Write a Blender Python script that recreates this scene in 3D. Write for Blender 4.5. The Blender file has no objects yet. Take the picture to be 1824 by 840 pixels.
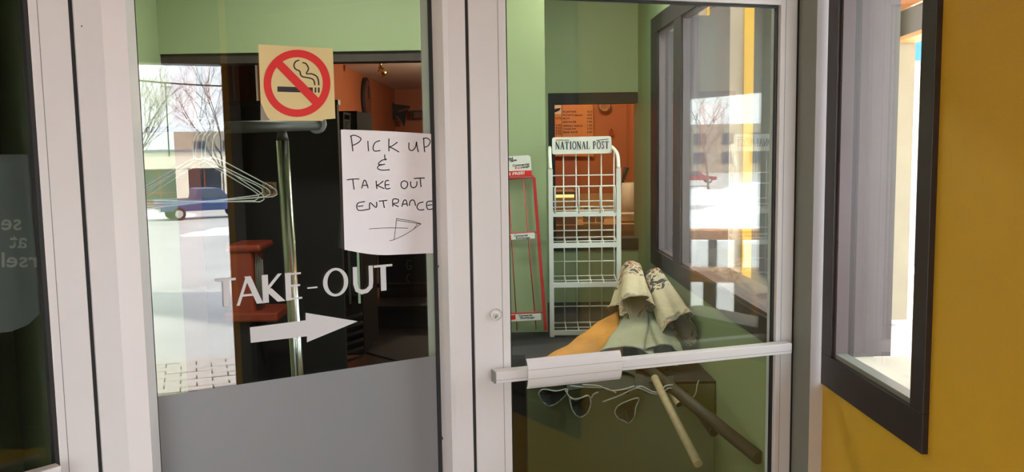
import bpy, bmesh, math, random
from mathutils import Vector, Matrix, noise as mnoise
random.seed(7)
sc = bpy.context.scene
col = sc.collection
R = math.radians

# ------------------------------------------------------------------ camera
F, CX, CY = 1561.0, 912.0, 420.0
CAMZ = 1.57
nad = Vector((1142 - CX, 15100.0, F)).normalized()          # downwards, in camera axes (right, down, forward)
up_c = -nad
fw_c = Vector((0, 0, 1)); fw_c = (fw_c - up_c * fw_c.dot(up_c)).normalized()
rt_c = fw_c.cross(up_c)
if rt_c.x < 0: rt_c = -rt_c
def ray(px, py):
    d = Vector((px - CX, py - CY, F))
    return Vector((d.dot(rt_c), d.dot(fw_c), d.dot(up_c)))
def to_world(c):
    return Vector((c.dot(rt_c), c.dot(fw_c), c.dot(up_c)))
cam = bpy.data.cameras.new('camera'); cam_o = bpy.data.objects.new('camera', cam); col.objects.link(cam_o)
cam.sensor_width = 36.0; cam.lens = F * 36.0 / 1824.0; cam.clip_start = .02; cam.clip_end = 900
X = to_world(Vector((1, 0, 0))); Y = to_world(Vector((0, -1, 0))); Z = to_world(Vector((0, 0, -1)))
M4 = Matrix((X, Y, Z)).transposed().to_4x4(); M4.translation = (0, 0, CAMZ)
cam_o.matrix_world = M4
sc.camera = cam_o

# ------------------------------------------------------------------ sky, sun, exposure
sc.view_settings.view_transform = 'Standard'; sc.view_settings.look = 'None'
sc.view_settings.gamma = 1; sc.view_settings.use_curve_mapping = False
sc.view_settings.exposure = 3.0
sc.cycles.transparent_max_bounces = 32
sc.cycles.max_bounces = 10; sc.cycles.diffuse_bounces = 5
SKY = 1.55
w = bpy.data.worlds.new('world'); sc.world = w; w.use_nodes = True
nt = w.node_tree; nt.nodes.clear()
out = nt.nodes.new('ShaderNodeOutputWorld'); bg = nt.nodes.new('ShaderNodeBackground')
tc = nt.nodes.new('ShaderNodeTexCoord'); nz = nt.nodes.new('ShaderNodeTexNoise'); rp = nt.nodes.new('ShaderNodeValToRGB')
mp = nt.nodes.new('ShaderNodeMapping'); mp.inputs['Scale'].default_value = (1, 1, 3.5)
nz.inputs['Scale'].default_value = 2.2; nz.inputs['Detail'].default_value = 6
rp.color_ramp.elements[0].position = .40; rp.color_ramp.elements[0].color = (.70, .78, .93, 1)
rp.color_ramp.elements[1].position = .62; rp.color_ramp.elements[1].color = (.94, .95, .97, 1)
nt.links.new(tc.outputs['Generated'], mp.inputs['Vector']); nt.links.new(mp.outputs[0], nz.inputs['Vector'])
nt.links.new(nz.outputs['Fac'], rp.inputs['Fac']); nt.links.new(rp.outputs['Color'], bg.inputs['Color'])
bg.inputs['Strength'].default_value = SKY
nt.links.new(bg.outputs[0], out.inputs['Surface'])
sun = bpy.data.lights.new('sun', 'SUN'); sun.energy = 3.0; sun.angle = R(3); sun.color = (1, .95, .86)
sun_o = bpy.data.objects.new('sun', sun); col.objects.link(sun_o)
sun_o.rotation_euler = Vector((-.15, -.62, -.77)).to_track_quat('-Z', 'Y').to_euler()   # shines from ahead, over the roof

# ------------------------------------------------------------------ materials
def mat(name, c, rough=.6, metal=0., var=0., vscale=8., bump=0., bscale=60., spec=.5, emit=None, estr=0., stretch=None):
    m = bpy.data.materials.new(name); m.use_nodes = True
    t = m.node_tree; b = t.nodes['Principled BSDF']
    b.inputs['Base Color'].default_value = (*c, 1); b.inputs['Roughness'].default_value = rough
    b.inputs['Metallic'].default_value = metal; b.inputs['Specular IOR Level'].default_value = spec
    tcn = t.nodes.new('ShaderNodeTexCoord'); vec = tcn.outputs['Object']
    if stretch:
        mpn = t.nodes.new('ShaderNodeMapping'); mpn.inputs['Scale'].default_value = stretch
        t.links.new(vec, mpn.inputs['Vector']); vec = mpn.outputs[0]
    if var:
        n = t.nodes.new('ShaderNodeTexNoise'); n.inputs['Scale'].default_value = vscale; n.inputs['Detail'].default_value = 5
        t.links.new(vec, n.inputs['Vector'])
        mr = t.nodes.new('ShaderNodeMapRange'); mr.inputs[3].default_value = 1 - var; mr.inputs[4].default_value = 1 + var
        mr.inputs[1].default_value = .25; mr.inputs[2].default_value = .75
        t.links.new(n.outputs['Fac'], mr.inputs[0])
        mx = t.nodes.new('ShaderNodeMix'); mx.data_type = 'RGBA'; mx.blend_type = 'MULTIPLY'; mx.inputs[0].default_value = 1
        mx.inputs[6].default_value = (*c, 1); t.links.new(mr.outputs[0], mx.inputs[7])
        t.links.new(mx.outputs[2], b.inputs['Base Color'])
    if bump:
        n2 = t.nodes.new('ShaderNodeTexNoise'); n2.inputs['Scale'].default_value = bscale; n2.inputs['Detail'].default_value = 3
        t.links.new(vec, n2.inputs['Vector'])
        bp = t.nodes.new('ShaderNodeBump'); bp.inputs['Strength'].default_value = bump; bp.inputs['Distance'].default_value = .01
        t.links.new(n2.outputs['Fac'], bp.inputs['Height']); t.links.new(bp.outputs[0], b.inputs['Normal'])
    if emit:
        b.inputs['Emission Color'].default_value = (*emit, 1); b.inputs['Emission Strength'].default_value = estr
    return m
def glass_mat(name, r0=.062, tint=(.93, .96, .94), rough=0.):
    """thin pane: each face mirrors by its Fresnel term and lets the rest straight through"""
    m = bpy.data.materials.new(name); m.use_nodes = True; t = m.node_tree; t.nodes.clear()
    o = t.nodes.new('ShaderNodeOutputMaterial'); mix = t.nodes.new('ShaderNodeMixShader')
    tr = t.nodes.new('ShaderNodeBsdfTransparent'); tr.inputs['Color'].default_value = (*tint, 1)
    gl = t.nodes.new('ShaderNodeBsdfGlossy'); gl.inputs['Roughness'].default_value = rough
    lw = t.nodes.new('ShaderNodeLayerWeight'); lw.inputs['Blend'].default_value = .5
    p = t.nodes.new('ShaderNodeMath'); p.operation = 'POWER'; p.inputs[1].default_value = 5
    ml = t.nodes.new('ShaderNodeMath'); ml.operation = 'MULTIPLY_ADD'; ml.inputs[1].default_value = 1 - r0; ml.inputs[2].default_value = r0
    t.links.new(lw.outputs['Facing'], p.inputs[0]); t.links.new(p.outputs[0], ml.inputs[0])
    t.links.new(ml.outputs[0], mix.inputs['Fac']); t.links.new(tr.outputs[0], mix.inputs[1]); t.links.new(gl.outputs[0], mix.inputs[2])
    t.links.new(mix.outputs[0], o.inputs['Surface'])
    return m
def tile_mat(name, c1, c2, sx, sy, gap, rough=.6):
    m = mat(name, c1, rough); t = m.node_tree; b = t.nodes['Principled BSDF']
    tcn = t.nodes.new('ShaderNodeTexCoord'); br = t.nodes.new('ShaderNodeTexBrick')
    br.inputs['Color1'].default_value = (*c1, 1); br.inputs['Color2'].default_value = (c1[0]*.85, c1[1]*.85, c1[2]*.85, 1)
    br.inputs['Mortar'].default_value = (*c2, 1); br.inputs['Scale'].default_value = 1
    br.inputs['Brick Width'].default_value = sx; br.inputs['Row Height'].default_value = sy; br.inputs['Mortar Size'].default_value = gap
    t.links.new(tcn.outputs['Object'], br.inputs['Vector']); t.links.new(br.outputs['Color'], b.inputs['Base Color'])
    return m
G = {}
G['alu'] = mat('white_aluminium', (.63, .615, .605), .38, var=.04, vscale=3)
G['alu_grey'] = mat('grey_and_shaded_aluminium', (.19, .20, .165), .35, var=.05, vscale=4)  # also carries the shade of the right post's return face
G['black'] = mat('black_rubber', (.010, .010, .011), .5)
G['brown'] = mat('dark_brown_metal', (.028, .020, .020), .45, var=.15, vscale=5)
G['brown_jamb'] = mat('brown_jamb_paint', (.10, .075, .075), .5, var=.2, vscale=6, stretch=(1, 8, .3))
G['yellow'] = mat('yellow_paint', (.61, .37, .018), .55, var=.06, vscale=2, bump=.15, bscale=180)
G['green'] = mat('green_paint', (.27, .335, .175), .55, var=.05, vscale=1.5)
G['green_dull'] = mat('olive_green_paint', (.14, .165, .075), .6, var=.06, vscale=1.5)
G['orange'] = mat('orange_paint', (.46, .15, .06), .55, var=.06, vscale=1.5)
G['white'] = mat('white_paint', (.75, .72, .66), .6, var=.03)
G['dark'] = mat('charcoal_paint', (.012, .012, .013), .7)
G['darkbrown'] = mat('dark_brown_wood', (.035, .024, .018), .5, var=.2, vscale=4, stretch=(6, 6, 1))
G['glass'] = glass_mat('clear_glass')
G['film'] = mat('grey_frosted_film', (.205, .21, .215), .38, spec=.35, var=.04, vscale=1.3)
G['vinyl'] = mat('light_grey_vinyl', (.52, .515, .51), .6)
G['paper'] = mat('white_paper', (.74, .72, .74), .8, var=.02, vscale=5)
G['ink'] = mat('black_ink', (.012, .012, .014), .6)
G['cream'] = mat('cream_sticker', (.63, .51, .24), .5, var=.04)
G['red'] = mat('red_print', (.62, .012, .008), .5)
G['clear_edge'] = mat('grey_backing', (.22, .19, .16), .4)
G['chrome'] = mat('brushed_steel', (.62, .60, .55), .18, metal=1., bump=.05, bscale=30, stretch=(40, 40, .5))
G['dark_steel'] = mat('dark_steel', (.06, .06, .05), .5, metal=.3)
G['wire'] = mat('white_wire', (.62, .63, .56), .45)
G['redwire'] = mat('red_wire', (.42, .03, .025), .4)
G['signwhite'] = mat('off_white_sign', (.66, .66, .58), .5, var=.03)
G['navy'] = mat('navy_ink', (.02, .04, .06), .6)
G['canvas'] = mat('cream_canvas', (.44, .38, .25), .85, var=.10, vscale=9, bump=.3, bscale=40)
G['canvas_pale'] = mat('pale_green_canvas', (.30, .31, .21), .85, var=.10, vscale=9, bump=.3, bscale=40)
G['canvas_orange'] = mat('orange_canvas', (.50, .22, .035), .8, var=.22, vscale=10, bump=.35, bscale=26)
G['canvas_green'] = mat('dark_green_canvas', (.018, .028, .020), .8)
G['piping'] = mat('white_piping', (.40, .42, .36), .7)
G['wood_pole'] = mat('pale_wood_pole', (.42, .34, .19), .6, var=.15, vscale=6, stretch=(8, 8, 1))
G['dark_pole'] = mat('dark_wood_pole', (.030, .027, .016), .6, var=.2, vscale=6)
G['snow'] = mat('snow', (.86, .88, .92), .9, var=.05, vscale=2, bump=.4, bscale=5)
G['asphalt'] = mat('wet_asphalt', (.50, .48, .46), .8, var=.2, vscale=.6)
G['paver'] = mat('brick_paver', (.52, .46, .42), .85, var=.15, vscale=8)
G['joint'] = mat('paver_joint', (.10, .09, .08), .9)
G['concrete'] = mat('beige_concrete', (.50, .45, .35), .85, var=.08, vscale=3)
G['facade'] = mat('pale_facade', (.80, .74, .60), .85, var=.05, vscale=2)
G['cooler_dark'] = mat('dark_cooler_shell', (.022, .016, .013), .8, spec=.1)
G['column_beige'] = mat('beige_column', (.30, .265, .19), .85, var=.08, vscale=3)
G['bwindow'] = mat('dark_window', (.06, .08, .11), .15)
G['borange'] = mat('orange_storefront_frame', (.60, .14, .04), .6)
G['brick_tan'] = mat('tan_brick', (.42, .36, .28), .9, var=.15, vscale=1.5)
G['grey_block'] = mat('grey_cladding', (.20, .23, .24), .8, var=.1)
G['bark'] = mat('grey_bark', (.16, .13, .11), .9)
G['truck_blue'] = mat('blue_car_paint', (.030, .055, .16), .3)
G['car_red'] = mat('red_car_paint', (.35, .03, .04), .3)
G['tyre'] = mat('tyre_rubber', (.015, .015, .016), .8)
G['wood_orange'] = mat('orange_stained_wood', (.75, .36, .13), .6, var=.15, vscale=5)
G['blackmetal'] = mat('black_metal', (.015, .016, .018), .4)
G['floor_dark'] = tile_mat('dark_floor_tile', (.050, .045, .040), (.02, .02, .02), .3, .3, .004, .35)
G['mat'] = mat('black_floor_mat', (.010, .010, .010), .8)
G['red_plastic'] = mat('red_orange_plastic', (.36, .055, .025), .45, var=.08)
G['menu'] = mat('menu_board_orange', (.62, .27, .10), .6, var=.06)
G['warm'] = mat('warm_case_light', (1, .6, .25), .5, emit=(1, .48, .14), estr=.32)
G['tube'] = mat('fluorescent_tube', (1, 1, 1), .5, emit=(1, .95, .85), estr=1.2)
G['stainless'] = mat('stainless_counter', (.45, .36, .26), .35, metal=.5)
G['beige'] = mat('beige_counter', (.52, .36, .20), .5, var=.08)
G['blueboard'] = mat('navy_board', (.012, .018, .032), .5)
G['cooler_glass'] = glass_mat('cooler_glass', .05, (.75, .88, .75))
G['mint'] = mat('mint_edge', (.45, .60, .42), .4, emit=(.6, .85, .55), estr=.035)
G['blue_sign'] = mat('blue_sign', (.02, .16, .60), .5)
G['soffit_orange'] = mat('orange_soffit', (.60, .26, .06), .6)
G['decal'] = mat('grey_green_decal', (.055, .070, .062), .6)
G['decal_text'] = mat('pale_decal_text', (.19, .20, .18), .6)
G['bulb'] = mat('clear_disc_plastic', (.22, .22, .19), .2)
G['brass'] = mat('brass', (.55, .36, .16), .25, metal=1.)
G['pink'] = mat('faded_red_print', (.16, .055, .04), .6, var=.4, vscale=20)

# ------------------------------------------------------------------ geometry helpers
class MB:
    def __init__(s): s.v = []; s.f = []; s.sm = []
    def quad(s, pts, smooth=False):
        n = len(s.v); s.v += [tuple(p) for p in pts]; s.f.append(tuple(range(n, n + len(pts)))); s.sm.append(smooth)
    def hexa(s, p):                     # 8 points: bottom ring 0-3, top ring 4-7
        n = len(s.v); s.v += [tuple(q) for q in p]
        for a in ((3, 2, 1, 0), (4, 5, 6, 7), (0, 1, 5, 4), (1, 2, 6, 5), (2, 3, 7, 6), (3, 0, 4, 7)):
            s.f.append(tuple(n + i for i in a)); s.sm.append(False)
        return s
    def box(s, x0, x1, y0, y1, z0, z1):
        return s.hexa([(x0, y0, z0), (x1, y0, z0), (x1, y1, z0), (x0, y1, z0), (x0, y0, z1), (x1, y0, z1), (x1, y1, z1), (x0, y1, z1)])
    def bar(s, a, b, w, h, upv=(0, 0, 1)):
        a = Vector(a); b = Vector(b); d = (b - a).normalized(); u = Vector(upv)
        if abs(d.dot(u)) > .98: u = Vector((0, 1, 0))
        sd = d.cross(u).normalized() * (w / 2); u = sd.cross(d).normalized() * (h / 2)
        return s.hexa([a - sd - u, a + sd - u, a + sd + u, a - sd + u, b - sd - u, b + sd - u, b + sd + u, b - sd + u])
    def prism(s, poly, fn0, fn1):       # polygon (list of 2d points) mapped by two functions
        n = len(s.v); k = len(poly)
        s.v += [tuple(fn0(*p)) for p in poly] + [tuple(fn1(*p)) for p in poly]
        s.f.append(tuple(range(n, n + k))); s.f.append(tuple(range(n + 2 * k - 1, n + k - 1, -1))); s.sm += [False, False]
        for i in range(k):
            j = (i + 1) % k; s.f.append((n + i, n + k + i, n + k + j, n + j)); s.sm.append(False)
        return s
    def tube(s, pts, r, seg=8, closed=False, cap=True):
        pts = [Vector(p) for p in pts]; k = len(pts); rs = r if isinstance(r, (list, tuple)) else [r] * k
        n0 = len(s.v); prev = None
        for i, p in enumerate(pts):
            if closed: d = pts[(i + 1) % k] - pts[i - 1]
            else: d = pts[min(i + 1, k - 1)] - pts[max(i - 1, 0)]
            d.normalize()
            if prev is None:
                u = Vector((0, 0, 1)) if abs(d.z) < .9 else Vector((1, 0, 0))
            else: u = prev
            u = (u - d * u.dot(d)).normalized(); prev = u; v = d.cross(u)
            for j in range(seg):
                a = 2 * math.pi * j / seg
                s.v.append(tuple(p + (u * math.cos(a) + v * math.sin(a)) * rs[i]))
        for i in range(k if closed else k - 1):
            i2 = (i + 1) % k
            for j in range(seg):
                j2 = (j + 1) % seg
                s.f.append((n0 + i * seg + j, n0 + i * seg + j2, n0 + i2 * seg + j2, n0 + i2 * seg + j)); s.sm.append(True)
        if cap and not closed:
            s.f.append(tuple(n0 + j for j in range(seg))[::-1]); s.sm.append(False)
            s.f.append(tuple(n0 + (k - 1) * seg + j for j in range(seg))); s.sm.append(False)
        return s
    def build(s, name, m, parent=None, bevel=0):
        me = bpy.data.meshes.new(name); me.from_pydata(s.v, [], s.f); me.update()
        bm = bmesh.new(); bm.from_mesh(me); bmesh.ops.recalc_face_normals(bm, faces=bm.faces); bm.to_mesh(me); bm.free()
        for p, q in zip(me.polygons, s.sm): p.use_smooth = q
        if m: me.materials.append(G[m] if isinstance(m, str) else m)
        o = bpy.data.objects.new(name, me); col.objects.link(o)
        if parent: o.parent = parent; o.matrix_parent_inverse = parent.matrix_world.inverted()
        if bevel:
            b = o.modifiers.new('bevel', 'BEVEL'); b.width = bevel; b.segments = 2; b.limit_method = 'ANGLE'
        return o
def empty(name, loc=(0, 0, 0)):
    o = bpy.data.objects.new(name, None); o.empty_display_size = .1; col.objects.link(o)
    o.location = loc; o.matrix_world = Matrix.Translation(loc); return o
def tag(o, label=None, cat=None, group=None, kind=None):
    if label: o['label'] = label
    if cat: o['category'] = cat
    if group: o['group'] = group
    if kind: o['kind'] = kind
    return o
def struct(o, label, cat): return tag(o, label, cat, None, 'structure')
def box(name, m, b, parent=None, bevel=0): return MB().box(*b).build(name, m, parent, bevel)
def bez(pts, n=6):                      # Catmull-Rom through 2d or 3d points
    P = [Vector(p) for p in pts]; o = []
    for i in range(len(P) - 1):
        a, b, c, d = P[max(i - 1, 0)], P[i], P[i + 1], P[min(i + 2, len(P) - 1)]
        for k in range(n):
            t = k / n; o.append(.5 * ((2 * b) + (c - a) * t + (2 * a - 5 * b + 4 * c - d) * t * t + (3 * b - a - 3 * c + d) * t ** 3))
    o.append(P[-1]); return o
class Pl:
    """vertical plane of the storefront: s runs along it, z up, d towards the porch"""
    def __init__(s, px, y, ang):
        r = ray(px, 420); s.P = Vector((r.x / r.y * y, y)); s.t = Vector((math.sin(R(ang)), math.cos(R(ang))))
        s.n = Vector((s.t.y, -s.t.x))
    def pt(s, u, z, d=0.): q = s.P + s.t * u + s.n * d; return Vector((q.x, q.y, z))
    def at(s, px, py, d=0.):
        r = ray(px, py); q = s.P + s.n * d; k = s.n.dot(q) / s.n.dot(Vector((r.x, r.y)))
        h = r * k; return (Vector((h.x, h.y)) - s.P).dot(s.t), h.z + CAMZ
    def u(s, px, d=0.): return s.at(px, 420, d)[0]
    def slab(s, mb, u0, u1, z0, z1, d0, d1):
        return mb.hexa([s.pt(u0, z0, d1), s.pt(u1, z0, d1), s.pt(u1, z0, d0), s.pt(u0, z0, d0), s.pt(u0, z1, d1), s.pt(u1, z1, d1), s.pt(u1, z1, d0), s.pt(u0, z1, d0)])
    def box(s, name, m, u0, u1, z0, z1, d0, d1, parent=None, bevel=0):
        return s.slab(MB(), u0, u1, z0, z1, d0, d1).build(name, m, parent, bevel)
    def poly(s, name, m, pix, d0, d1, parent=None):     # outline given in photo pixels, a thin plate lying on the plane
        q = [s.at(*p, d0) for p in pix]
        return MB().prism(q, lambda a, b: s.pt(a, b, d0), lambda a, b: s.pt(a, b, d1)).build(name, m, parent)
    def ring(s, name, m, outer, inner, d0, d1, parent=None):
        qo = [s.at(*p, d0) for p in outer]; qi = [s.at(*p, d0) for p in inner]; mb = MB(); k = len(qo)
        for i in range(k):
            j = (i + 1) % k
            mb.hexa([s.pt(*qo[i], d0), s.pt(*qo[j], d0), s.pt(*qi[j], d0), s.pt(*qi[i], d0), s.pt(*qo[i], d1), s.pt(*qo[j], d1), s.pt(*qi[j], d1), s.pt(*qi[i], d1)])
        return mb.build(name, m, parent)
    def stroke(s, mb, pix, wpx, d0, d1):                 # pen stroke of constant width in photo pixels
        P = [Vector(p) for p in pix]; L = []; Rr = []
        for i, p in enumerate(P):
            t = (P[min(i + 1, len(P) - 1)] - P[max(i - 1, 0)]).normalized(); n = Vector((-t.y, t.x)) * wpx / 2
            L.append(p + n); Rr.append(p - n)
        for i in range(len(P) - 1):
            q = [s.at(*p, d0) for p in (L[i], L[i + 1], Rr[i + 1], Rr[i])]
            mb.hexa([s.pt(*a, d0) for a in q] + [s.pt(*a, d1) for a in q])
        return mb
def text_obj(name, txt, m, fn, parent=None, bold=0., mirror=False):
    """lettering from the built-in font, fitted to a unit box and mapped by fn(u, v)"""
    cu = bpy.data.curves.new(name, 'FONT'); cu.body = txt; cu.resolution_u = 3; cu.offset = bold
    o = bpy.data.objects.new(name, cu); col.objects.link(o)
    bpy.context.view_layer.update(); dg = bpy.context.evaluated_depsgraph_get()
    me = bpy.data.meshes.new_from_object(o.evaluated_get(dg)); bpy.data.objects.remove(o); bpy.data.curves.remove(cu)
    xs = [v.co.x for v in me.vertices]; ys = [v.co.y for v in me.vertices]
    x0, x1, y0, y1 = min(xs), max(xs), min(ys), max(ys)
    for v in me.vertices:
        a = (v.co.x - x0) / (x1 - x0); b = (v.co.y - y0) / (y1 - y0)
        v.co = fn(1 - a if mirror else a, b)
    me.materials.clear(); me.materials.append(G[m]); me.name = name
    q = bpy.data.objects.new(name, me); col.objects.link(q)
    if parent: q.parent = parent; q.matrix_parent_inverse = parent.matrix_world.inverted()
    return q
def copy_tree(o, parent=None):
    c = o.copy(); col.objects.link(c)
    if parent: c.parent = parent
    for ch in list(o.children): copy_tree(ch, c)
    return c
def yp(px, py, y):                      # point on the plane y = const seen at a pixel
    r = ray(px, py); return Vector((r.x / r.y * y, y, CAMZ + r.z / r.y * y))

D = Pl(839, 2.14, 72.0)                 # right-hand door
P = Pl(806, 2.13, 59.5)                 # fixed glass panel
TOPZ, HEADZ = 1.935, 2.12
WX = lambda y: .9255 - .02837 * y       # line of the right wall
wt = Vector((-.02837, 1)).normalized()  # its direction, away from the camera
wn = Vector((-wt.y, wt.x))              # its inner normal (to the left)
def W(y, z, d=0.):                      # point on the right wall, d to the inside
    return Vector((WX(y) + wn.x * d, y + wn.y * d, z))
def wslab(mb, y0, y1, z0, z1, d0, d1):
    return mb.hexa([W(y0, z0, d0), W(y1, z0, d0), W(y1, z0, d1), W(y0, z0, d1), W(y0, z1, d0), W(y1, z1, d0), W(y1, z1, d1), W(y0, z1, d1)])
def wy(px):                             # where a pixel column meets the right wall
    r = ray(px, 420); k = r.x / r.y; return .9255 / (k + .02837)

# ================================================================== STRUCTURE
# ---- storefront: mullions, fixed panel, doors
GD = -.06                                # glass plane of the fixed panel, behind the face of its frame
uPl = P.u(263, GD); uPr = P.u(776, GD)
A_ = P.pt(P.u(205), 0); L = Pl(205, A_.y, 41.0)
L.P = Vector((A_.x, A_.y))
def zpoly(name, m, pts, z0, z1, parent=None, bevel=0):
    return MB().prism(pts, lambda x, y: (x, y, z0), lambda x, y: (x, y, z1)).build(name, m, parent, bevel)
xy = lambda v: (v.x, v.y)
# left post: three narrow faces that turn with the facets of the storefront
g0 = L.pt(L.u(157), 0); g1 = A_; g2 = P.pt(P.u(246), 0, .012); g3 = P.pt(P.u(263, -.03), 0, -.03)
b0 = L.pt(L.u(157), 0, -.11); b1 = P.pt(P.u(205), 0, -.12); b2 = P.pt(uPl - .01, 0, -.11)
post = struct(zpoly('trim_1', 'alu', [xy(v) for v in (g0, g1, b1, b0)], 0, 2.55), 'wide white aluminium post left of the take-out panel', 'door frame')
zpoly('cover_strip', 'alu', [xy(v) for v in (g1, g2, P.pt(P.u(246), 0, -.11), b1)], 0, 2.55, post)
zpoly('glazing_stop', 'alu', [xy(v) for v in (g2, g3, b2, P.pt(P.u(246), 0, -.11))], 0, 2.55, post)
s = MB(); q = [L.at(145.5, 46.5, .0005)]; u_, z_ = q[0]
L.slab(s, u_ - .0012, u_ + .0012, z_ - .0012, z_ + .0012, 0, .001); s.build('screw_hole', 'black', post)
# centre mullion
m0 = P.pt(P.u(797), 0); m1 = P.pt(0, 0); m2 = D.pt(D.u(836), 0)
mull = struct(zpoly('trim_2', 'alu', [xy(v) for v in (m0, m1, m2, D.pt(D.u(836), 0, -.11), P.pt(P.u(797), 0, -.125))], 0, 2.55), 'white aluminium mullion between the take-out panel and the door', 'door frame')
zpoly('glazing_stop', 'alu', [xy(P.pt(P.u(797), 0, -.004)), xy(P.pt(P.u(786, -.03), 0, -.03)), xy(P.pt(P.u(786, -.03), 0, -.1)), xy(P.pt(P.u(797), 0, -.1))], 0, 2.55, mull)
# right post: a return face greyed for its shade and a white face meeting the yellow wall
j0 = D.pt(D.u(1418), 0, -.045); j1 = D.pt(D.u(1418), 0, 0); r = ray(1449, 420)
j2 = j1 + Vector((D.n.x, D.n.y, 0)) * .074
j3 = W(2.380, 0); jp = struct(zpoly('trim_3', 'alu', [xy(v) for v in (j2, j3, W(2.52, 0), D.pt(D.u(1418), 0, -.045), D.pt(D.u(1418), 0, 0))], 0, 2.55), 'white aluminium door post beside the yellow wall', 'door frame')
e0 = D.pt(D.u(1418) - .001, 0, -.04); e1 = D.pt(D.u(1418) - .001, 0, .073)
zpoly('shaded_return', 'alu_grey', [xy(e0), xy(e1), xy(D.pt(D.u(1418) + .001, 0, .0735)), xy(D.pt(D.u(1418) + .001, 0, -.04))], 0, 2.55, jp)  # shade of the turned face put into a grey colour
# header over panel and doors
hd = empty('trim_4', (0, 2.2, 2.1)); struct(hd, 'white aluminium header above the glass panel and door', 'door frame')
P.box('header_rail', 'alu', uPl - .05, .01, HEADZ + .02, HEADZ + .10, -.11, 0, hd)
D.box('header_rail', 'alu', 0, D.u(1418), HEADZ, HEADZ + .10, -.11, 0, hd)
L.box('header_rail', 'alu', -1.05, 0, HEADZ, HEADZ + .10, -.11, 0, hd)
wa = empty('wall_front', (0, 2.2, 2.3)); struct(wa, 'cream wall panel above the storefront doors', 'wall')
P.box('panel', 'white', uPl - .1, .02, HEADZ + .10, 2.75, -.11, -.02, wa)
D.box('panel', 'white', 0, 1.1, HEADZ + .10, 2.75, -.11, -.02, wa)
L.box('panel', 'white', -1.25, 0, HEADZ + .10, 2.75, -.11, -.02, wa)

# ---- fixed panel (window_1)
w1 = empty('window_1', tuple(P.pt(-.35, 0, GD))); struct(w1, 'fixed glass panel with grey frosted lower half and take-out lettering', 'window')
P.box('pane', 'glass', uPl - .004, uPr + .006, .05, HEADZ + .03, GD - .006, GD, w1)
filmz = P.at(580, 661.5, GD)[1]
fm = P.box('frosted_film', 'film', uPl - .004, uPr + .006, .05, filmz, GD + .0003, GD + .0012, w1)
tag(fm, 'grey frosted film on the lower glass')
P.box('gasket', 'black', P.u(770.5, GD), P.u(777, GD), .05, HEADZ + .03, GD + .001, GD + .006, w1)
P.box('gasket', 'black', uPl - .006, uPl + .001, .05, HEADZ + .03, GD + .001, GD + .006, w1)
P.box('bottom_rail', 'alu', uPl, uPr, 0, .12, -.1, 0, w1)
for zz in (148, 474, 780):
    u_, z_ = P.at(779 if zz < 500 else 788, zz, GD + .01); MB().tube([P.pt(u_, z_, GD + .008), P.pt(u_, z_, GD + .013)], .003, 8).build('screw', 'dark_steel', w1)

# ---- right-hand door (door_1)
d1 = empty('door_1', tuple(D.pt(.45, 0))); struct(d1, 'white aluminium framed glass door with a horizontal push bar', 'door')
gl, gr, dl, dr = D.u(907), D.u(1385), D.u(842), D.u(1414)
D.box('stile', 'alu', dl, gl, .01, HEADZ - .008, -.045, 0, d1, .002)
D.box('stile', 'alu', gr, dr, .01, HEADZ - .008, -.045, 0, d1, .002)
D.box('top_rail', 'alu', gl, gr, TOPZ, HEADZ - .008, -.045, 0, d1)
D.box('bottom_rail', 'alu', gl, gr, .01, .26, -.045, 0, d1)
D.box('pane', 'glass', gl - .004, gr + .004, .255, TOPZ + .005, -.028, -.022, d1)
D.box('gasket', 'black', gl, gl + .006, .26, TOPZ, -.021, -.012, d1)
D.box('gasket', 'black', gr - .007, gr, .26, TOPZ, -.021, -.012, d1)
D.box('gasket', 'black', gl, gr, TOPZ - .007, TOPZ, -.021, -.012, d1)
D.box('groove', 'alu_grey', D.u(893) - .0006, D.u(893) + .0006, .01, HEADZ - .01, 0, .0004, d1)
D.box('groove', 'alu_grey', D.u(1393.5) - .0006, D.u(1393.5) + .0006, .01, HEADZ - .01, 0, .0004, d1)
D.box('door_gap', 'black', D.u(837.5), dl, .01, HEADZ, -.045, -.004, d1)
D.box('door_gap', 'black', dr, D.u(1418), .01, HEADZ, -.045, -.002, d1)
# push bar with its paddle
BD = .045
pb = D.box('push_bar', 'alu', D.at(884, 672, BD)[0], D.at(1411, 612, BD)[0], D.at(900, 682, BD)[1] + .001, D.at(884, 662.5, BD)[1], .012, BD, d1, .0015)
zb0, zb1 = D.at(900, 682, BD)[1] + .001, D.at(884, 662.5, BD)[1]
u0 = D.at(884, 672, BD)[0]
D.box('end_cap', 'alu_grey', u0 - .004, u0, zb0, zb1, .014, BD - .001, pb)
D.box('groove_line', 'alu_grey', u0, D.at(1411, 612, BD)[0], zb0 + .0075, zb0 + .0083, BD, BD + .0004, pb)
D.box('mounting_block', 'alu', u0 + .005, u0 + .05, zb0 + .003, zb1 - .003, 0, .012, pb)
D.box('mounting_block', 'alu', D.at(1411, 612, BD)[0] - .045, D.at(1411, 612, BD)[0] - .002, zb0 + .003, zb1 - .003, 0, .012, pb)
ua, ub = D.at(940, 660, .056)[0], D.at(1107, 650, .056)[0]
zt, zb = D.at(940, 639.5, .05)[1], D.at(940, 692.5, .05)[1]
prof = []; NP = 10
for i in range(NP + 1):
    a = i / NP; prof.append((BD + .002 + .013 * math.sin(math.pi * a) ** .6, zb + (zt - zb) * a))
prof2 = [(x - .003, z) for x, z in prof[::-1]]
mb = MB(); mb.prism(prof + prof2, lambda dd, z: D.pt(ua, z, dd), lambda dd, z: D.pt(ub, z, dd))
pd = mb.build('push_paddle', 'alu', pb)
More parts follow.
